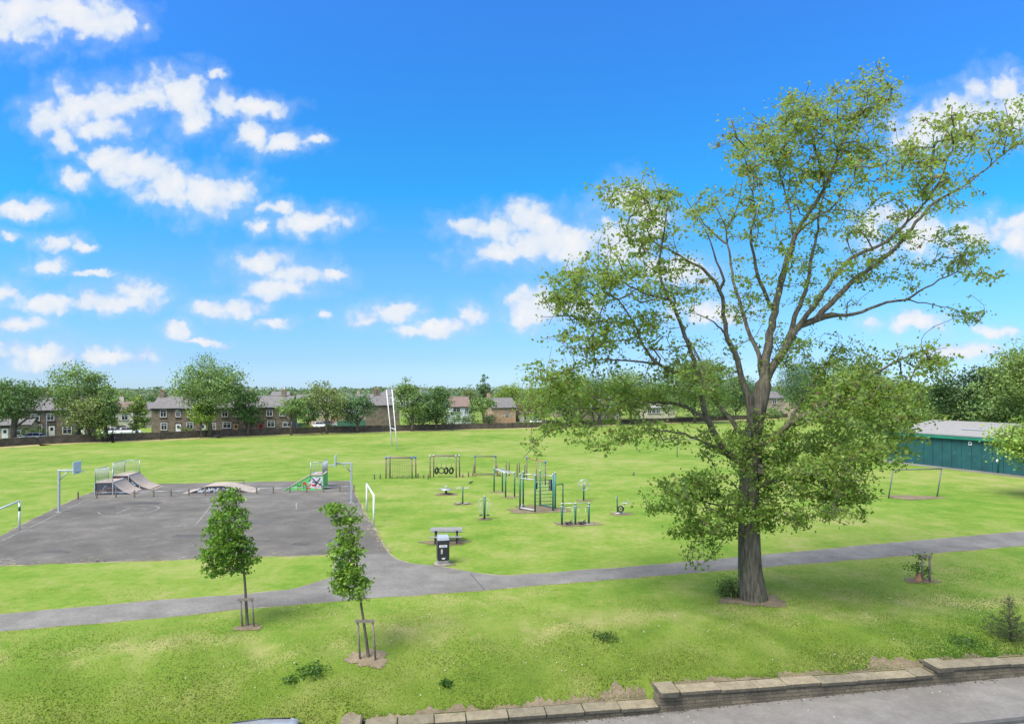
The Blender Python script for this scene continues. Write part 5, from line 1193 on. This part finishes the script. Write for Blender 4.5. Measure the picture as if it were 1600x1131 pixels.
lamp(464, 640, 135, 'thin grey street lamp between the stone house and the airy tree'); lamp(703, 640, 153, 'thin grey street lamp beside the white house')
def slat_fence(pa, pb, h, mat, label, posts=6):
    t = thing('garden_fence', label, 'fence', pa); d = pb-pa; rz = math.atan2(d.y, d.x); n = max(4, int(d.length/.16)); m = MB()
    for i in range(n): m.box(d*((i+.5)/n)+Vector((0, 0, h/2+.05)), (d.length/n*.92, .03, h+rnd.uniform(-.02, .02)), rz)
    part('panel', m, mat, t)
    for i in range(posts): m = MB(); m.box(d*(i/(posts-1))+Vector((.0, .06, h/2)), (.1, .1, h+.1), rz); part('post', m, mat, t)
def PG(px, Y): p = P(px, HOR, Y); p.z = 0; return p
slat_fence(PG(527, 148), PG(571, 151), 1.9, 'fencegreen', 'green wooden garden fence left of the gabled stone house')
slat_fence(PG(770, 158), PG(802, 160), 2.2, 'fencewood', 'orange-brown garden fence before the brick building')
slat_fence(PG(462, 141), PG(478, 142), 1.7, 'fencegreen', 'short green fence beside the bright round shrub', 3)

# ------------------------------------------------------------------ houses
def house(label, px0, px1, Y, eaves, ridge, wins=(), doors=(), wall='house', roof='slate', rz=.42, depth=8.5, chim=(), gable_front=False, name='stone_house', hip=False, frame_='upvc', cat='house', group=None, back=0):
    k = Y/F; x0, x1 = (px0-800)*k, (px1-800)*k; zE = CAMZ-(eaves-HOR)*k; zR = CAMZ-(ridge-HOR)*(Y+depth*.5)/F
    cx = (x0+x1)/2; W = (x1-x0)/math.cos(rz); t = thing(name, label, cat, (cx, Y, 0), rz, group)
    hw = W/2; m = MB()
    if gable_front:
        zR = CAMZ-(ridge-HOR)*k
        m.prism([Vector(p) for p in ((-hw, 0, -.2), (hw, 0, -.2), (hw, 0, zE), (0, 0, zR-.12), (-hw, 0, zE))], (0, 0, 0), (0, depth, 0)); part('wall', m, wall, t)
        m = MB(); o_ = .35; sl = (zR-zE)/hw
        for s_ in (-1, 1):
            m.prism([Vector((s_*(hw+o_), 0, zE-sl*o_)), Vector((s_*(hw+o_), 0, zE-sl*o_+.18)), Vector((0, 0, zR+.12)), Vector((0, 0, zR-.06))][::s_], (0, -.3, 0), (0, depth+.3, 0))
        rf = part('roof', m, roof, t)
    elif hip:
        m.box((0, depth/2, zE/2-.1), (W, depth, zE+.2)); part('wall', m, wall, t); o_ = .4; q = min(hw*.9, depth/2)
        m = MB(); m.add([(-hw-o_, -o_, zE), (hw+o_, -o_, zE), (hw+o_, depth+o_, zE), (-hw-o_, depth+o_, zE), (-hw+q*.8, depth/2, zR), (hw-q*.8, depth/2, zR)], [(0, 1, 5, 4), (1, 2, 5), (2, 3, 4, 5), (3, 0, 4), (3, 2, 1, 0)]); rf = part('roof', m, roof, t)
    else:
        m.prism([Vector(p) for p in ((-hw, 0, -.2), (-hw, depth, -.2), (-hw, depth, zE), (-hw, depth/2, zR-.1), (-hw, 0, zE))], (0, 0, 0), (W, 0, 0)); part('wall', m, wall, t)
        m = MB(); o_ = .35; sl = (zR-zE)/(depth/2)
        for a_, s_ in ((0, -1), (depth, 1)):
            m.prism([Vector((-hw, a_+s_*o_, zE-sl*o_)), Vector((-hw, a_+s_*o_, zE-sl*o_+.16)), Vector((-hw, depth/2, zR+.14)), Vector((-hw, depth/2, zR-.04))][::-s_], (-.2, 0, 0), (W+.2, 0, 0))
        rf = part('roof', m, roof, t)
        m = MB(); m.rod((-hw, -.42, zE-.02), (hw, -.42, zE-.02), .07, 6); part('gutter', m, 'darkdoor', t)
    for c_ in chim:
        x = ((c_-800)*k-cx)/math.cos(rz); m = MB(); m.box((x, depth/2, zR+.45), (.9, .7, 1.6)); ch = part('chimney', m, wall, rf)
        for dx in (-.22, .22): m = MB(); m.lathe((x+dx, depth/2, zR+1.25), [(.13, 0), (.11, .38)], 8); part('chimney_pot', m, 'orange', ch)
    for w_ in wins:
        wx, wy, ww, wh = w_[:4]; x = ((wx-800)*k-cx)/math.cos(rz); z = CAMZ-(wy-HOR)*k; m = MB(); f = .10
        for q in ((x-ww/2, z, f, wh), (x+ww/2, z, f, wh), (x, z, .06, wh-.1)): m.box((q[0], -.03, q[1]), (q[2], .10, q[3]+(f if q[2] == f else -f)))
        for zz in (z-wh/2, z+wh/2): m.box((x, -.032, zz), (ww-f, .10, f))
        if wh > .9: m.box((x, -.028, z+wh*.2), (ww-f, .08, .06))
        wo = part('window', m, frame_, t); m = MB(); m.box((x, -.004, z), (ww-f*.5, .03, wh-f*.5)); part('pane', m, 'glass', wo)
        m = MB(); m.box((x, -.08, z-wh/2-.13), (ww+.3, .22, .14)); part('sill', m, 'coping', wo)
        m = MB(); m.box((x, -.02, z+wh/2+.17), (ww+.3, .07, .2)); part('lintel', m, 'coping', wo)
    for dx, dm in doors:
        x = ((dx-800)*k-cx)/math.cos(rz); m = MB(); m.box((x, -.03, 1.08), (.95, .08, 2.16)); do = part('door', m, dm, t); m = MB(); m.box((x+.36, -.085, 1.05), (.05, .04, .16)); part('handle', m, 'steel', do)
        m = MB(); m.box((x, -.075, 1.6), (.45, .012, .6)); part('glazing', m, 'glass', do); m = MB(); m.box((x, -.02, 2.36), (1.3, .1, .3)); part('lintel', m, 'coping', do)
    return t
W_ = 1.15
house('dark stone two-storey house mostly hidden by the dark corner tree and the tall tree', 20, 122, 121, 641, 620, [(59, 652, 1.3, 1.2), (77, 651.5, 1.1, 1.3), (62, 668, 1.3, 1.2), (97, 673, 1.4, 1.3), (113, 652, 1.1, 1.3)], [(78.5, 'upvc'), (114.5, 'upvc')], chim=(66, 118))
house('low cream-fronted stone lean-to at the far left behind the park wall', -8, 40, 114, 664, 655, [(28, 676, 1.6, 1.0)], [(10, 'upvc')], wall='housewarm', depth=5, name='garage', cat='garage')
house('cream rendered house with a brown roof between the tree cluster and the terrace', 168, 204, 150, 643, 628, [(193, 652, 1.3, 1.2), (179, 653, 1.2, 1.2)], [(181, 'wooddoor')], wall='render', roof='tile', chim=(186,), name='rendered_house')
house('small pale house with a skylit roof left of the terrace end', 217, 240, 155, 640, 629, [(234, 657, 1.3, 1.1)], [], wall='render', roof='slate', name='rendered_house')
house('stone terrace end house with white windows and slate roof, beside the largest far tree', 239, 287, 128, 638, 621, [(256, 646, 1.1, 1.35), (277, 646, .8, 1.35), (257, 666, 1.1, 1.4)], [(277.5, 'upvc')], chim=(244, 284), rz=.18)
house('stone terrace house half hidden by the short bright tree', 287.3, 335, 129, 638, 621, [(299, 646.5, 1.1, 1.35), (318, 646.5, .8, 1.35), (298, 665, 1.2, 1.4), (331, 666, 1.1, 1.3)], [(317, 'upvc')], chim=(331,), rz=.18)
house('stone terrace house with warm brown door behind the largest far tree', 335.3, 383, 130, 637.5, 620.5, [(352, 646, 1.1, 1.3), (372, 646, 1.1, 1.3), (355, 664, 1.5, 1.2)], [(368, 'wooddoor')], chim=(380,), rz=.18)
house('stone terrace house with a dark red door right of the dark dense tree', 383.3, 452, 131.5, 636.5, 619.5, [(421, 645, 1.1, 1.3), (440, 645, 1.1, 1.3), (423, 662, 1.4, 1.3), (447, 663, 1.7, 1.0)], [(391, 'reddoor'), (408, 'reddoor')], chim=(387, 437), rz=.18)
house('orange gabled brick extension left of the rugby posts', 518, 542, 156, 652, 641, [], [], wall='brick', roof='tile', rz=.1, depth=7, gable_front=True, name='brick_extension')
house('pale rendered house behind the orange extension', 538, 584, 165, 645, 633, [(551, 653, 1.5, 1.1), (570, 653, 1.5, 1.1)], [], wall='render', roof='slate', rz=.2, name='rendered_house')
house('blank-walled stone house with a hipped slate roof behind the rugby posts', 574, 623, 152, 633, 617, [], [], hip=True, rz=.3, chim=(590, 594), depth=9)
house('stone house with a long slate roof behind the airy tree', 484, 522, 166, 634, 621, [(498, 643, 1.2, 1.2), (512, 643, 1.2, 1.2)], [], rz=.2, chim=(488, 519), wall='housewarm')
house('grey warehouse roof on the skyline behind the rugby posts', 590, 652, 330, 618, 607.5, [], [], wall='white_render', roof='slate', rz=-.15, depth=30, name='warehouse', cat='warehouse')
house('white rendered house with a brown roof beside the big hedge', 702, 735, 170, 635.5, 620, [(713.5, 640, 2.0, 1.1), (729, 640, 1.0, 1.0)], [], wall='white_render', roof='tile', rz=.25, name='rendered_house')
house('orange brick house with a grey roof right of the round-headed tree', 768, 806, 178, 637, 622, [(792, 650, 1.2, 1.0)], [], wall='brick', roof='slate', rz=.3, chim=(770,), name='brick_house')
house('brown-roofed house seen through the outer left branches of the big tree', 812, 852, 182, 645, 630, [(840, 652, 2.2, 1.1), (822, 653, 1.3, 1.1)], [], wall='render', roof='tile', rz=.3, name='rendered_house')
house('stone house with a dark door seen under the big tree\'s left limbs', 916, 972, 182, 637, 622, [(925, 634.5, .8, 1.4), (945, 652, .9, 1.2), (965, 651, 1.1, 1.2)], [(935.5, 'darkdoor')], wall='house', rz=.35, chim=(920, 968))
house('low cream bungalow with a pale roof seen between the limbs of the big tree', 1007, 1056, 196, 637, 630.5, [(1014, 642, 1.3, 1.3), (1021, 642, 1.3, 1.3), (1028, 642, 1.3, 1.3)], [], wall='render', roof='shedroof', rz=.25, name='bungalow', depth=7)
house('pale stone house right of the big trunk with two small windows', 1190, 1228, 210, 622, 612, [(1210, 627, 1.4, 1.6), (1214, 643, 1.4, 1.5)], [], wall='housewarm', rz=.3, chim=(1195,))
house('stone house behind the hanging right-hand foliage', 1250, 1300, 215, 630, 616, [(1268, 640, 1.4, 1.4), (1286, 640, 1.4, 1.4)], [], wall='housewarm', rz=.3)
house('stone house on the skyline with a chimney, right of the largest far tree', 424, 450, 260, 618, 612, [(432, 624, 1.6, 1.4)], [], rz=.2, chim=(438,), wall='housewarm')
house('grey-roofed house on the skyline behind the small spreading tree', 464, 488, 230, 626, 617, [(476, 632, 1.6, 1.4)], [], rz=.25, wall='housewarm')
house('slate-roofed house on the skyline left of the rugby posts', 556, 590, 240, 625, 616, [(566, 632, 1.5, 1.3)], [], rz=.2, chim=(560,), wall='housewarm')
house('grey-roofed house behind the brick house', 796, 830, 230, 630, 618, [(812, 637, 1.5, 1.3)], [], rz=.3, wall='housewarm')
house('slate-roofed house showing through the leaves left of the bungalow', 868, 905, 215, 634, 622, [(880, 642, 1.4, 1.2)], [], rz=.3, wall='housewarm')

# ------------------------------------------------------------------ cars
def make_car(paint, label, loc, rz, group=None):
    t = thing('parked_car', label, 'car', loc, rz, group)
    def loft(secs, name, mat, parent):
        b = MB(); n = 10; vs = []
        for x, z0, z1, w0, w1, rr in secs:
            pr_ = [(-w0, z0), (-w0*1.02, z0+(z1-z0)*.35), (-w0+(w0-w1)*.4, z0+(z1-z0)*.62), (-w1, z1-rr), (-w1+rr*1.4, z1), (w1-rr*1.4, z1), (w1, z1-rr), (w0-(w0-w1)*.4, z0+(z1-z0)*.62), (w0*1.02, z0+(z1-z0)*.35), (w0, z0)]
            vs += [(x, y, z) for y, z in pr_]
        k = len(secs); fs = [(i*n+j, i*n+(j+1) % n, (i+1)*n+(j+1) % n, (i+1)*n+j) for i in range(k-1) for j in range(n)]
        fs += [tuple(reversed(range(n))), tuple((k-1)*n+j for j in range(n))]; b.add(vs, fs, True)
        o = part(name, b, mat, parent); return o
    loft([(-2.1, .35, .78, .68, .62, .06), (-2.02, .28, .92, .82, .76, .08), (-1.6, .24, .98, .87, .80, .06), (-.6, .24, .97, .89, .82, .06), (.6, .24, .96, .89, .82, .06), (1.1, .24, .92, .88, .78, .08), (1.8, .26, .80, .84, .72, .1), (2.05, .34, .66, .72, .6, .1)], 'body', paint, t)
    gh = loft([(-1.95, .92, .97, .74, .70, .02), (-1.55, .93, 1.36, .76, .60, .05), (-1.2, .93, 1.42, .77, .60, .05), (-.2, .93, 1.45, .77, .60, .05), (.35, .92, 1.41, .77, .60, .05), (1.15, .90, .94, .76, .70, .02)], 'greenhouse', 'carglass', t)
    rf = loft([(-1.70, 1.31, 1.36, .58, .50, .02), (-1.45, 1.385, 1.43, .62, .56, .03), (-1.1, 1.42, 1.465, .63, .58, .03), (-.2, 1.44, 1.49, .63, .58, .03), (.25, 1.42, 1.46, .62, .57, .03), (.42, 1.38, 1.41, .6, .54, .02)], 'roof', paint, t)
    for s_ in (-1, 1):
        m = MB(); m.tube([(-1.3, s_*.55, 1.47), (-.5, s_*.55, 1.515), (.2, s_*.55, 1.475)], .018, 6); part('roof_rail', m, 'black', rf)
        for x in (-1.55, -.55, .38):
            m = MB(); m.tube([(x, s_*.79, .95), (x+(.0 if x < 0 else -.3), s_*.62, 1.40)], .03, 5); part('pillar', m, paint, t)
        for x in (-1.3, 1.3):
            m = MB(); m.tube([(x, s_*.72, .31), (x, s_*.885, .31)], .31, 20); wh = part('wheel', m, 'rubber', t); m = MB(); m.tube([(x, s_*.87, .31), (x, s_*.895, .31)], .19, 14); part('rim', m, 'steel', wh)
        m = MB(); m.box((1.97, s_*.56, .60), (.14, .3, .13), 0, .03); part('headlight', m, 'steel', t)
        m = MB(); m.box((-2.04, s_*.64, .76), (.09, .2, .2), 0, .02); part('tail_light', m, 'grafred', t)
        m = MB(); m.box((.75, s_*.93, .98), (.14, .16, .12), 0, .03); part('wing_mirror', m, paint, t)
    return t
wr = math.atan2(WU[1], WU[0])
s0, d0 = sd(-6.3, 17.0); make_car('cargrey', 'silver car parked at the kerb in the foreground, only its roof in view', (-6.15, 16.88, road_z(s0)), wr+.02)
CG = 'cars parked beyond the park wall'
for px, Y, paint, rz, lab in ((47, 110.5, 'carwhite', 3.5, 'white car parked behind the park wall before the left stone house'), (178, 126, 'carwhite', .5, 'white car parked behind the wall beside the walking person'), (203, 127, 'carwhite', .45, 'white car parked under the small light green tree'),
                              (193, 132, 'cardark', .5, 'dark car parked between the two white cars by the cream house'), (503, 149, 'carwhite', .4, 'white car parked left of the pale forked tree'), (514, 153, 'cargrey', .4, 'silver car parked beside the airy tree'), (841, 166, 'carwhite', .4, 'white car seen under the outer left branches of the big tree')):
    make_car(paint, lab, PG(px, Y)+Vector((0, 0, .15)), rz, CG)

# ------------------------------------------------------------------ person walking by the wall
def skinned(name, pts, edges, radii, mat, parent, sub=1, root=0):
    me = bpy.data.meshes.new(name); me.from_pydata(pts, edges, []); o = bpy.data.objects.new(name, me); COL.objects.link(o); o.parent = parent
    mo = o.modifiers.new('Skin', 'SKIN')
    if not me.skin_vertices: bpy.context.view_layer.objects.active = o
    for v_, r_ in zip(me.skin_vertices[0].data, radii): v_.radius = (r_, r_) if not isinstance(r_, tuple) else r_
    me.skin_vertices[0].data[root].use_root = True
    if sub: o.modifiers.new('Subsurf', 'SUBSURF').levels = sub; o.modifiers['Subsurf'].render_levels = sub
    me.materials.append(MAT[mat]); return o
pe = thing('person', 'person in dark clothes walking along the park wall with a violet-grey bag', 'person', PG(176, 112.3), .5)
bp = [(0, 0, .93), (0, 0, 1.2), (0, 0, 1.42), (.01, 0, 1.52), (.02, 0, 1.62), (.03, 0, 1.72), (-.03, .1, .88), (.14, .1, .5), (.06, .1, .1), (.2, .1, .05), (.0, -.1, .88), (-.06, -.1, .5), (-.3, -.1, .14), (-.2, -.1, .05),
      (0, .2, 1.4), (-.08, .26, 1.12), (.06, .26, .9), (.1, .26, .82), (0, -.2, 1.4), (.1, -.26, 1.14), (.26, -.24, .96), (.3, -.24, .9)]
be = [(0, 1), (1, 2), (2, 3), (3, 4), (4, 5), (0, 6), (6, 7), (7, 8), (8, 9), (0, 10), (10, 11), (11, 12), (12, 13), (2, 14), (14, 15), (15, 16), (16, 17), (2, 18), (18, 19), (19, 20), (20, 21)]
br_ = [.13, .13, .14, .055, .085, .09, .085, .06, .04, .04, .085, .06, .04, .04, .06, .045, .035, .03, .06, .045, .035, .03]
skinned('body', bp, be, br_, 'skin', pe)
skinned('jacket', [bp[i] for i in (0, 1, 2, 14, 15, 16, 18, 19, 20)], [(0, 1), (1, 2), (2, 3), (3, 4), (4, 5), (2, 6), (6, 7), (7, 8)], [.16, .16, .165, .075, .06, .05, .075, .06, .05], 'cloth', pe)
skinned('trousers', [bp[i] for i in (0, 6, 7, 8, 10, 11, 12)], [(0, 1), (1, 2), (2, 3), (0, 4), (4, 5), (5, 6)], [.15, .1, .075, .06, .1, .075, .06], 'cloth', pe)
m = MB(); m.lathe((.015, 0, 1.66), [(.085, 0), (.105, .06), (.09, .12), (.04, .155)], 12); part('hair', m, 'hair', pe)
for s_ in (-1, 1): m = MB(); m.box((.12 if s_ > 0 else -.22, s_*.1, .05), (.27, .1, .09), 0, .02); part('shoe', m, 'black', pe)
bg = thing('carrier_bag', 'violet-grey bag held in the walking person\'s hand', 'bag', PG(176, 112.3)+Vector((.38, -.05, .45)), .5)
m = MB(); m.box((0, 0, .16), (.14, .36, .34), 0, .04); part('body', m, 'bag', bg); m = MB(); m.tube([(0, -.1, .32), (0, -.06, .44), (0, .06, .44), (0, .1, .32)], .012, 5); part('handle', m, 'bag', bg)
db = thing('dog', 'small dark dog on the verge below the largest far tree', 'dog', G(338, 684.6), 0)
skinned('body', [(0, 0, .42), (.28, 0, .45), (-.28, 0, .43), (.42, 0, .6), (.5, 0, .66), (.62, 0, .63), (.26, .09, .25), (.27, .09, .02), (.26, -.09, .25), (.3, -.09, .02), (-.3, .09, .3), (-.38, .09, .17), (-.34, .09, .02), (-.3, -.09, .3), (-.36, -.09, .17), (-.3, -.09, .02), (-.42, 0, .5), (-.55, 0, .62)],
        [(0, 1), (0, 2), (1, 3), (3, 4), (4, 5), (1, 6), (6, 7), (1, 8), (8, 9), (2, 10), (10, 11), (11, 12), (2, 13), (13, 14), (14, 15), (2, 16), (16, 17)], [.12, .14, .11, .08, .08, .04, .05, .03, .05, .03, .06, .035, .025, .06, .035, .025, .03, .02], 'cloth', db)

# ------------------------------------------------------------------ camera, light, sky
cam = bpy.data.cameras.new('camera'); co = bpy.data.objects.new('camera', cam); COL.objects.link(co); S.camera = co
co.location = (0, 0, CAMZ); co.rotation_euler = (math.pi/2, 0, 0); cam.sensor_width = 36; cam.lens = F/1600*36; cam.shift_y = (HOR-565.5)/1600
cam.clip_start = .2; cam.clip_end = 6000
sun = bpy.data.lights.new('sun', 'SUN'); so = bpy.data.objects.new('sun', sun); COL.objects.link(so)
SD = Vector((-.42, -.40, .80)).normalized(); so.rotation_euler = SD.to_track_quat('Z', 'Y').to_euler(); so.location = (-40, 20, 80)
sun.energy = 2.8; sun.angle = R(32); sun.color = (1, .965, .90)
w = bpy.data.worlds.new('World'); S.world = w; w.use_nodes = True; nt = w.node_tree; bgn = nt.nodes['Background']; bgn.inputs['Strength'].default_value = .12
sky = N(nt, 'ShaderNodeTexSky', sky_type='NISHITA', sun_disc=False); sky.sun_elevation = math.asin(SD.z); sky.sun_rotation = math.atan2(SD.x, SD.y); sky.ozone_density = 3; sky.air_density = 1; sky.dust_density = .3
tc = N(nt, 'ShaderNodeTexCoord').outputs['Generated']; sp = N(nt, 'ShaderNodeSeparateXYZ'); L(nt, tc, sp.inputs[0])
def mth(op, a, b=None, c=None, clamp=False):
    n = N(nt, 'ShaderNodeMath', operation=op, use_clamp=clamp)
    for i, x in enumerate((a, b, c)):
        if x is None: continue
        if isinstance(x, (int, float)): n.inputs[i].default_value = x
        else: L(nt, x, n.inputs[i])
    return n.outputs[0]
yy = mth('MAXIMUM', sp.outputs['Y'], .08); uu = mth('DIVIDE', sp.outputs['X'], yy); vv = mth('DIVIDE', sp.outputs['Z'], yy)
cb = N(nt, 'ShaderNodeCombineXYZ'); L(nt, uu, cb.inputs['X']); L(nt, vv, cb.inputs['Y'])
def vm(op, a, b=None, c=None):
    n = N(nt, 'ShaderNodeVectorMath', operation=op)
    for i, x in enumerate((a, b, c)):
        if x is None: continue
        if isinstance(x, tuple): n.inputs[i].default_value = x
        else: L(nt, x, n.inputs[i])
    return n
wn1 = noise(nt, cb.outputs[0], 13, 2, .5); wn2 = noise(nt, cb.outputs[0], 45, 5, .6)
w1 = vm('MULTIPLY_ADD', wn1.outputs['Color'], (.05, .03, 0), (-.025, -.015, 0)); w2 = vm('MULTIPLY_ADD', wn2.outputs['Color'], (.026, .022, 0), (-.013, -.011, 0))
pw_ = vm('ADD', vm('ADD', cb.outputs[0], w1.outputs[0]).outputs[0], w2.outputs[0]).outputs[0]
CL = [(30, 20, 75, 50), (100, 15, 80, 25), (165, 30, 50, 35), (75, 180, 35, 26), (125, 165, 55, 32), (98, 220, 26, 20), (180, 165, 60, 34), (240, 150, 50, 32), (282, 150, 48, 34), (300, 190, 36, 28), (350, 165, 42, 18), (405, 165, 42, 14), (160, 197, 62, 16),
      (170, 245, 42, 18), (215, 264, 52, 28), (265, 288, 52, 34), (325, 305, 58, 30), (372, 300, 36, 24), (432, 318, 36, 12), (125, 282, 36, 18), (398, 217, 30, 24), (440, 225, 48, 15), (490, 223, 22, 8), (340, 117, 20, 6), (497, 345, 56, 18), (405, 352, 22, 13),
      (40, 328, 58, 14), (90, 380, 32, 13), (125, 385, 20, 7), (15, 365, 14, 8), (75, 417, 32, 13), (408, 408, 48, 20), (460, 424, 62, 18), (430, 446, 58, 16), (518, 424, 22, 8), (207, 455, 46, 20), (185, 471, 78, 16), (80, 473, 62, 13), (15, 462, 32, 16), (150, 428, 28, 4),
      (35, 507, 36, 12), (355, 483, 58, 15), (425, 503, 28, 8), (280, 521, 20, 14), (320, 538, 36, 5), (55, 556, 62, 22), (180, 558, 60, 16), (500, 493, 14, 6), (607, 490, 54, 18), (578, 501, 30, 9), (690, 513, 48, 12), (731, 495, 26, 22), (650, 519, 38, 8),
      (760, 350, 54, 18), (822, 346, 48, 22), (850, 350, 36, 24), (870, 375, 84, 26), (790, 392, 58, 24), (900, 388, 64, 32), (960, 370, 64, 42), (987, 310, 38, 28), (1010, 342, 42, 32), (1060, 425, 60, 24), (835, 470, 44, 22), (825, 492, 38, 24), (880, 480, 60, 22),
      (1565, 140, 52, 28), (1510, 178, 64, 32), (1450, 202, 62, 28), (1590, 175, 40, 42), (1425, 216, 36, 14), (1390, 342, 62, 22), (1440, 372, 90, 30), (1520, 366, 54, 28), (1350, 362, 36, 20), (1590, 378, 34, 26), (1592, 350, 30, 12), (1500, 548, 70, 12), (1420, 500, 60, 14), (1570, 520, 46, 10), (1100, 490, 60, 20)]
acc = None
for cx, cy, rx, ry in CL:
    u, v, a, b_ = (cx-800)/F, (HOR-cy)/F, rx/F*1.3, ry/F*1.34
    q = vm('MULTIPLY_ADD', pw_, (1/a, 1/b_, 0), (-u/a, -v/b_, 0)).outputs[0]; l = vm('LENGTH', q).outputs['Value']
    acc = l if acc is None else mth('SMOOTH_MIN', acc, l, .22)
wn3 = noise(nt, cb.outputs[0], 26, 7, .62)
def puff(scale):
    v_ = N(nt, 'ShaderNodeTexVoronoi', feature='SMOOTH_F1'); v_.inputs['Scale'].default_value = scale; v_.inputs['Smoothness'].default_value = .35; L(nt, pw_, v_.inputs['Vector']); return v_.outputs['Distance']
bil = mth('ADD', mth('MULTIPLY', mth('SUBTRACT', .42, puff(26)), .66), mth('MULTIPLY', mth('SUBTRACT', .42, puff(70)), .34))
den = mth('ADD', mth('ADD', mth('SUBTRACT', 1.13, acc), bil), mth('MULTIPLY', mth('SUBTRACT', wn3.outputs['Fac'], .5), 1.0))
fro = mth('GREATER_THAN', sp.outputs['Y'], .1)
alpha = N(nt, 'ShaderNodeMapRange', interpolation_type='SMOOTHSTEP'); alpha.inputs['From Min'].default_value = -.02; alpha.inputs['From Max'].default_value = .68; L(nt, den, alpha.inputs['Value'])
wis = N(nt, 'ShaderNodeMapRange', interpolation_type='SMOOTHSTEP'); wis.inputs['From Min'].default_value = -.55; wis.inputs['From Max'].default_value = .5; wis.inputs['To Max'].default_value = .34; L(nt, den, wis.inputs['Value'])
alf = mth('MULTIPLY', mth('MULTIPLY', mth('MAXIMUM', alpha.outputs[0], wis.outputs[0]), fro), .95)
# unseen broken cloud added overhead and behind, brightened for soft white fill light
hn = noise(nt, tc, 2.2, 6, .6); hi = N(nt, 'ShaderNodeMapRange', interpolation_type='SMOOTHSTEP'); hi.inputs['From Min'].default_value = .44; hi.inputs['From Max'].default_value = .60; L(nt, hn.outputs['Fac'], hi.inputs['Value'])
up = N(nt, 'ShaderNodeMapRange', interpolation_type='SMOOTHSTEP'); up.inputs['From Min'].default_value = .56; up.inputs['From Max'].default_value = .68; L(nt, sp.outputs['Z'], up.inputs['Value'])
bk = N(nt, 'ShaderNodeMapRange', interpolation_type='SMOOTHSTEP'); bk.inputs['From Min'].default_value = .25; bk.inputs['From Max'].default_value = -.1; L(nt, sp.outputs['Y'], bk.inputs['Value'])
hid = mth('MULTIPLY', mth('MAXIMUM', hi.outputs[0], .55), mth('MAXIMUM', up.outputs[0], mth('MULTIPLY', bk.outputs[0], .8)))
allc = mth('MAXIMUM', alf, mth('MULTIPLY', hid, .92), clamp=True)
# sky colour: the physical sky, deepened to the photograph's saturated blue
el = N(nt, 'ShaderNodeMapRange'); el.inputs['From Min'].default_value = 0; el.inputs['From Max'].default_value = .62; L(nt, vv, el.inputs['Value'])
tint = ramp(nt, el.outputs[0], [(0, (.33, .48, .76)), (.08, (.275, .405, .67)), (.31, (.24, .50, .66)), (.5, (.108, .56, .78)), (.74, (.14, .55, .90)), (1, (.185, .56, 1.0))])
SKYR = tint
sk = mixc(nt, 1.0, sky.outputs['Color'], tint.outputs['Color'], 'MULTIPLY')
wn4 = noise(nt, vm('ADD', cb.outputs[0], (.004, -.006, 0)).outputs[0], 17, 6, .6)
shade = ramp(nt, mth('ADD', mth('MULTIPLY', den, .42), mth('MULTIPLY', wn4.outputs['Fac'], .8)), [(.42, (.60, .76, 1.0)), (.66, (.86, .93, 1.0)), (.90, (1.02, 1.01, 1.0))])
CB = 3.25
cc = mixc(nt, 1.0, shade.outputs['Color'], (CB, CB*1.0, CB*1.02), 'MULTIPLY')
cb2 = mixc(nt, hid, cc, (8.5, 8.5, 8.5))
fin = mixc(nt, allc, sk, cb2); L(nt, fin, bgn.inputs['Color'])
w.cycles.sampling_method = 'MANUAL'; w.cycles.sample_map_resolution = 512
S.view_settings.view_transform = 'Standard'; S.view_settings.look = 'None'; S.view_settings.exposure = 1.25; S.view_settings.gamma = 1
S.cycles.max_bounces = 6; S.cycles.transparent_max_bounces = 4; S.cycles.use_denoising = True
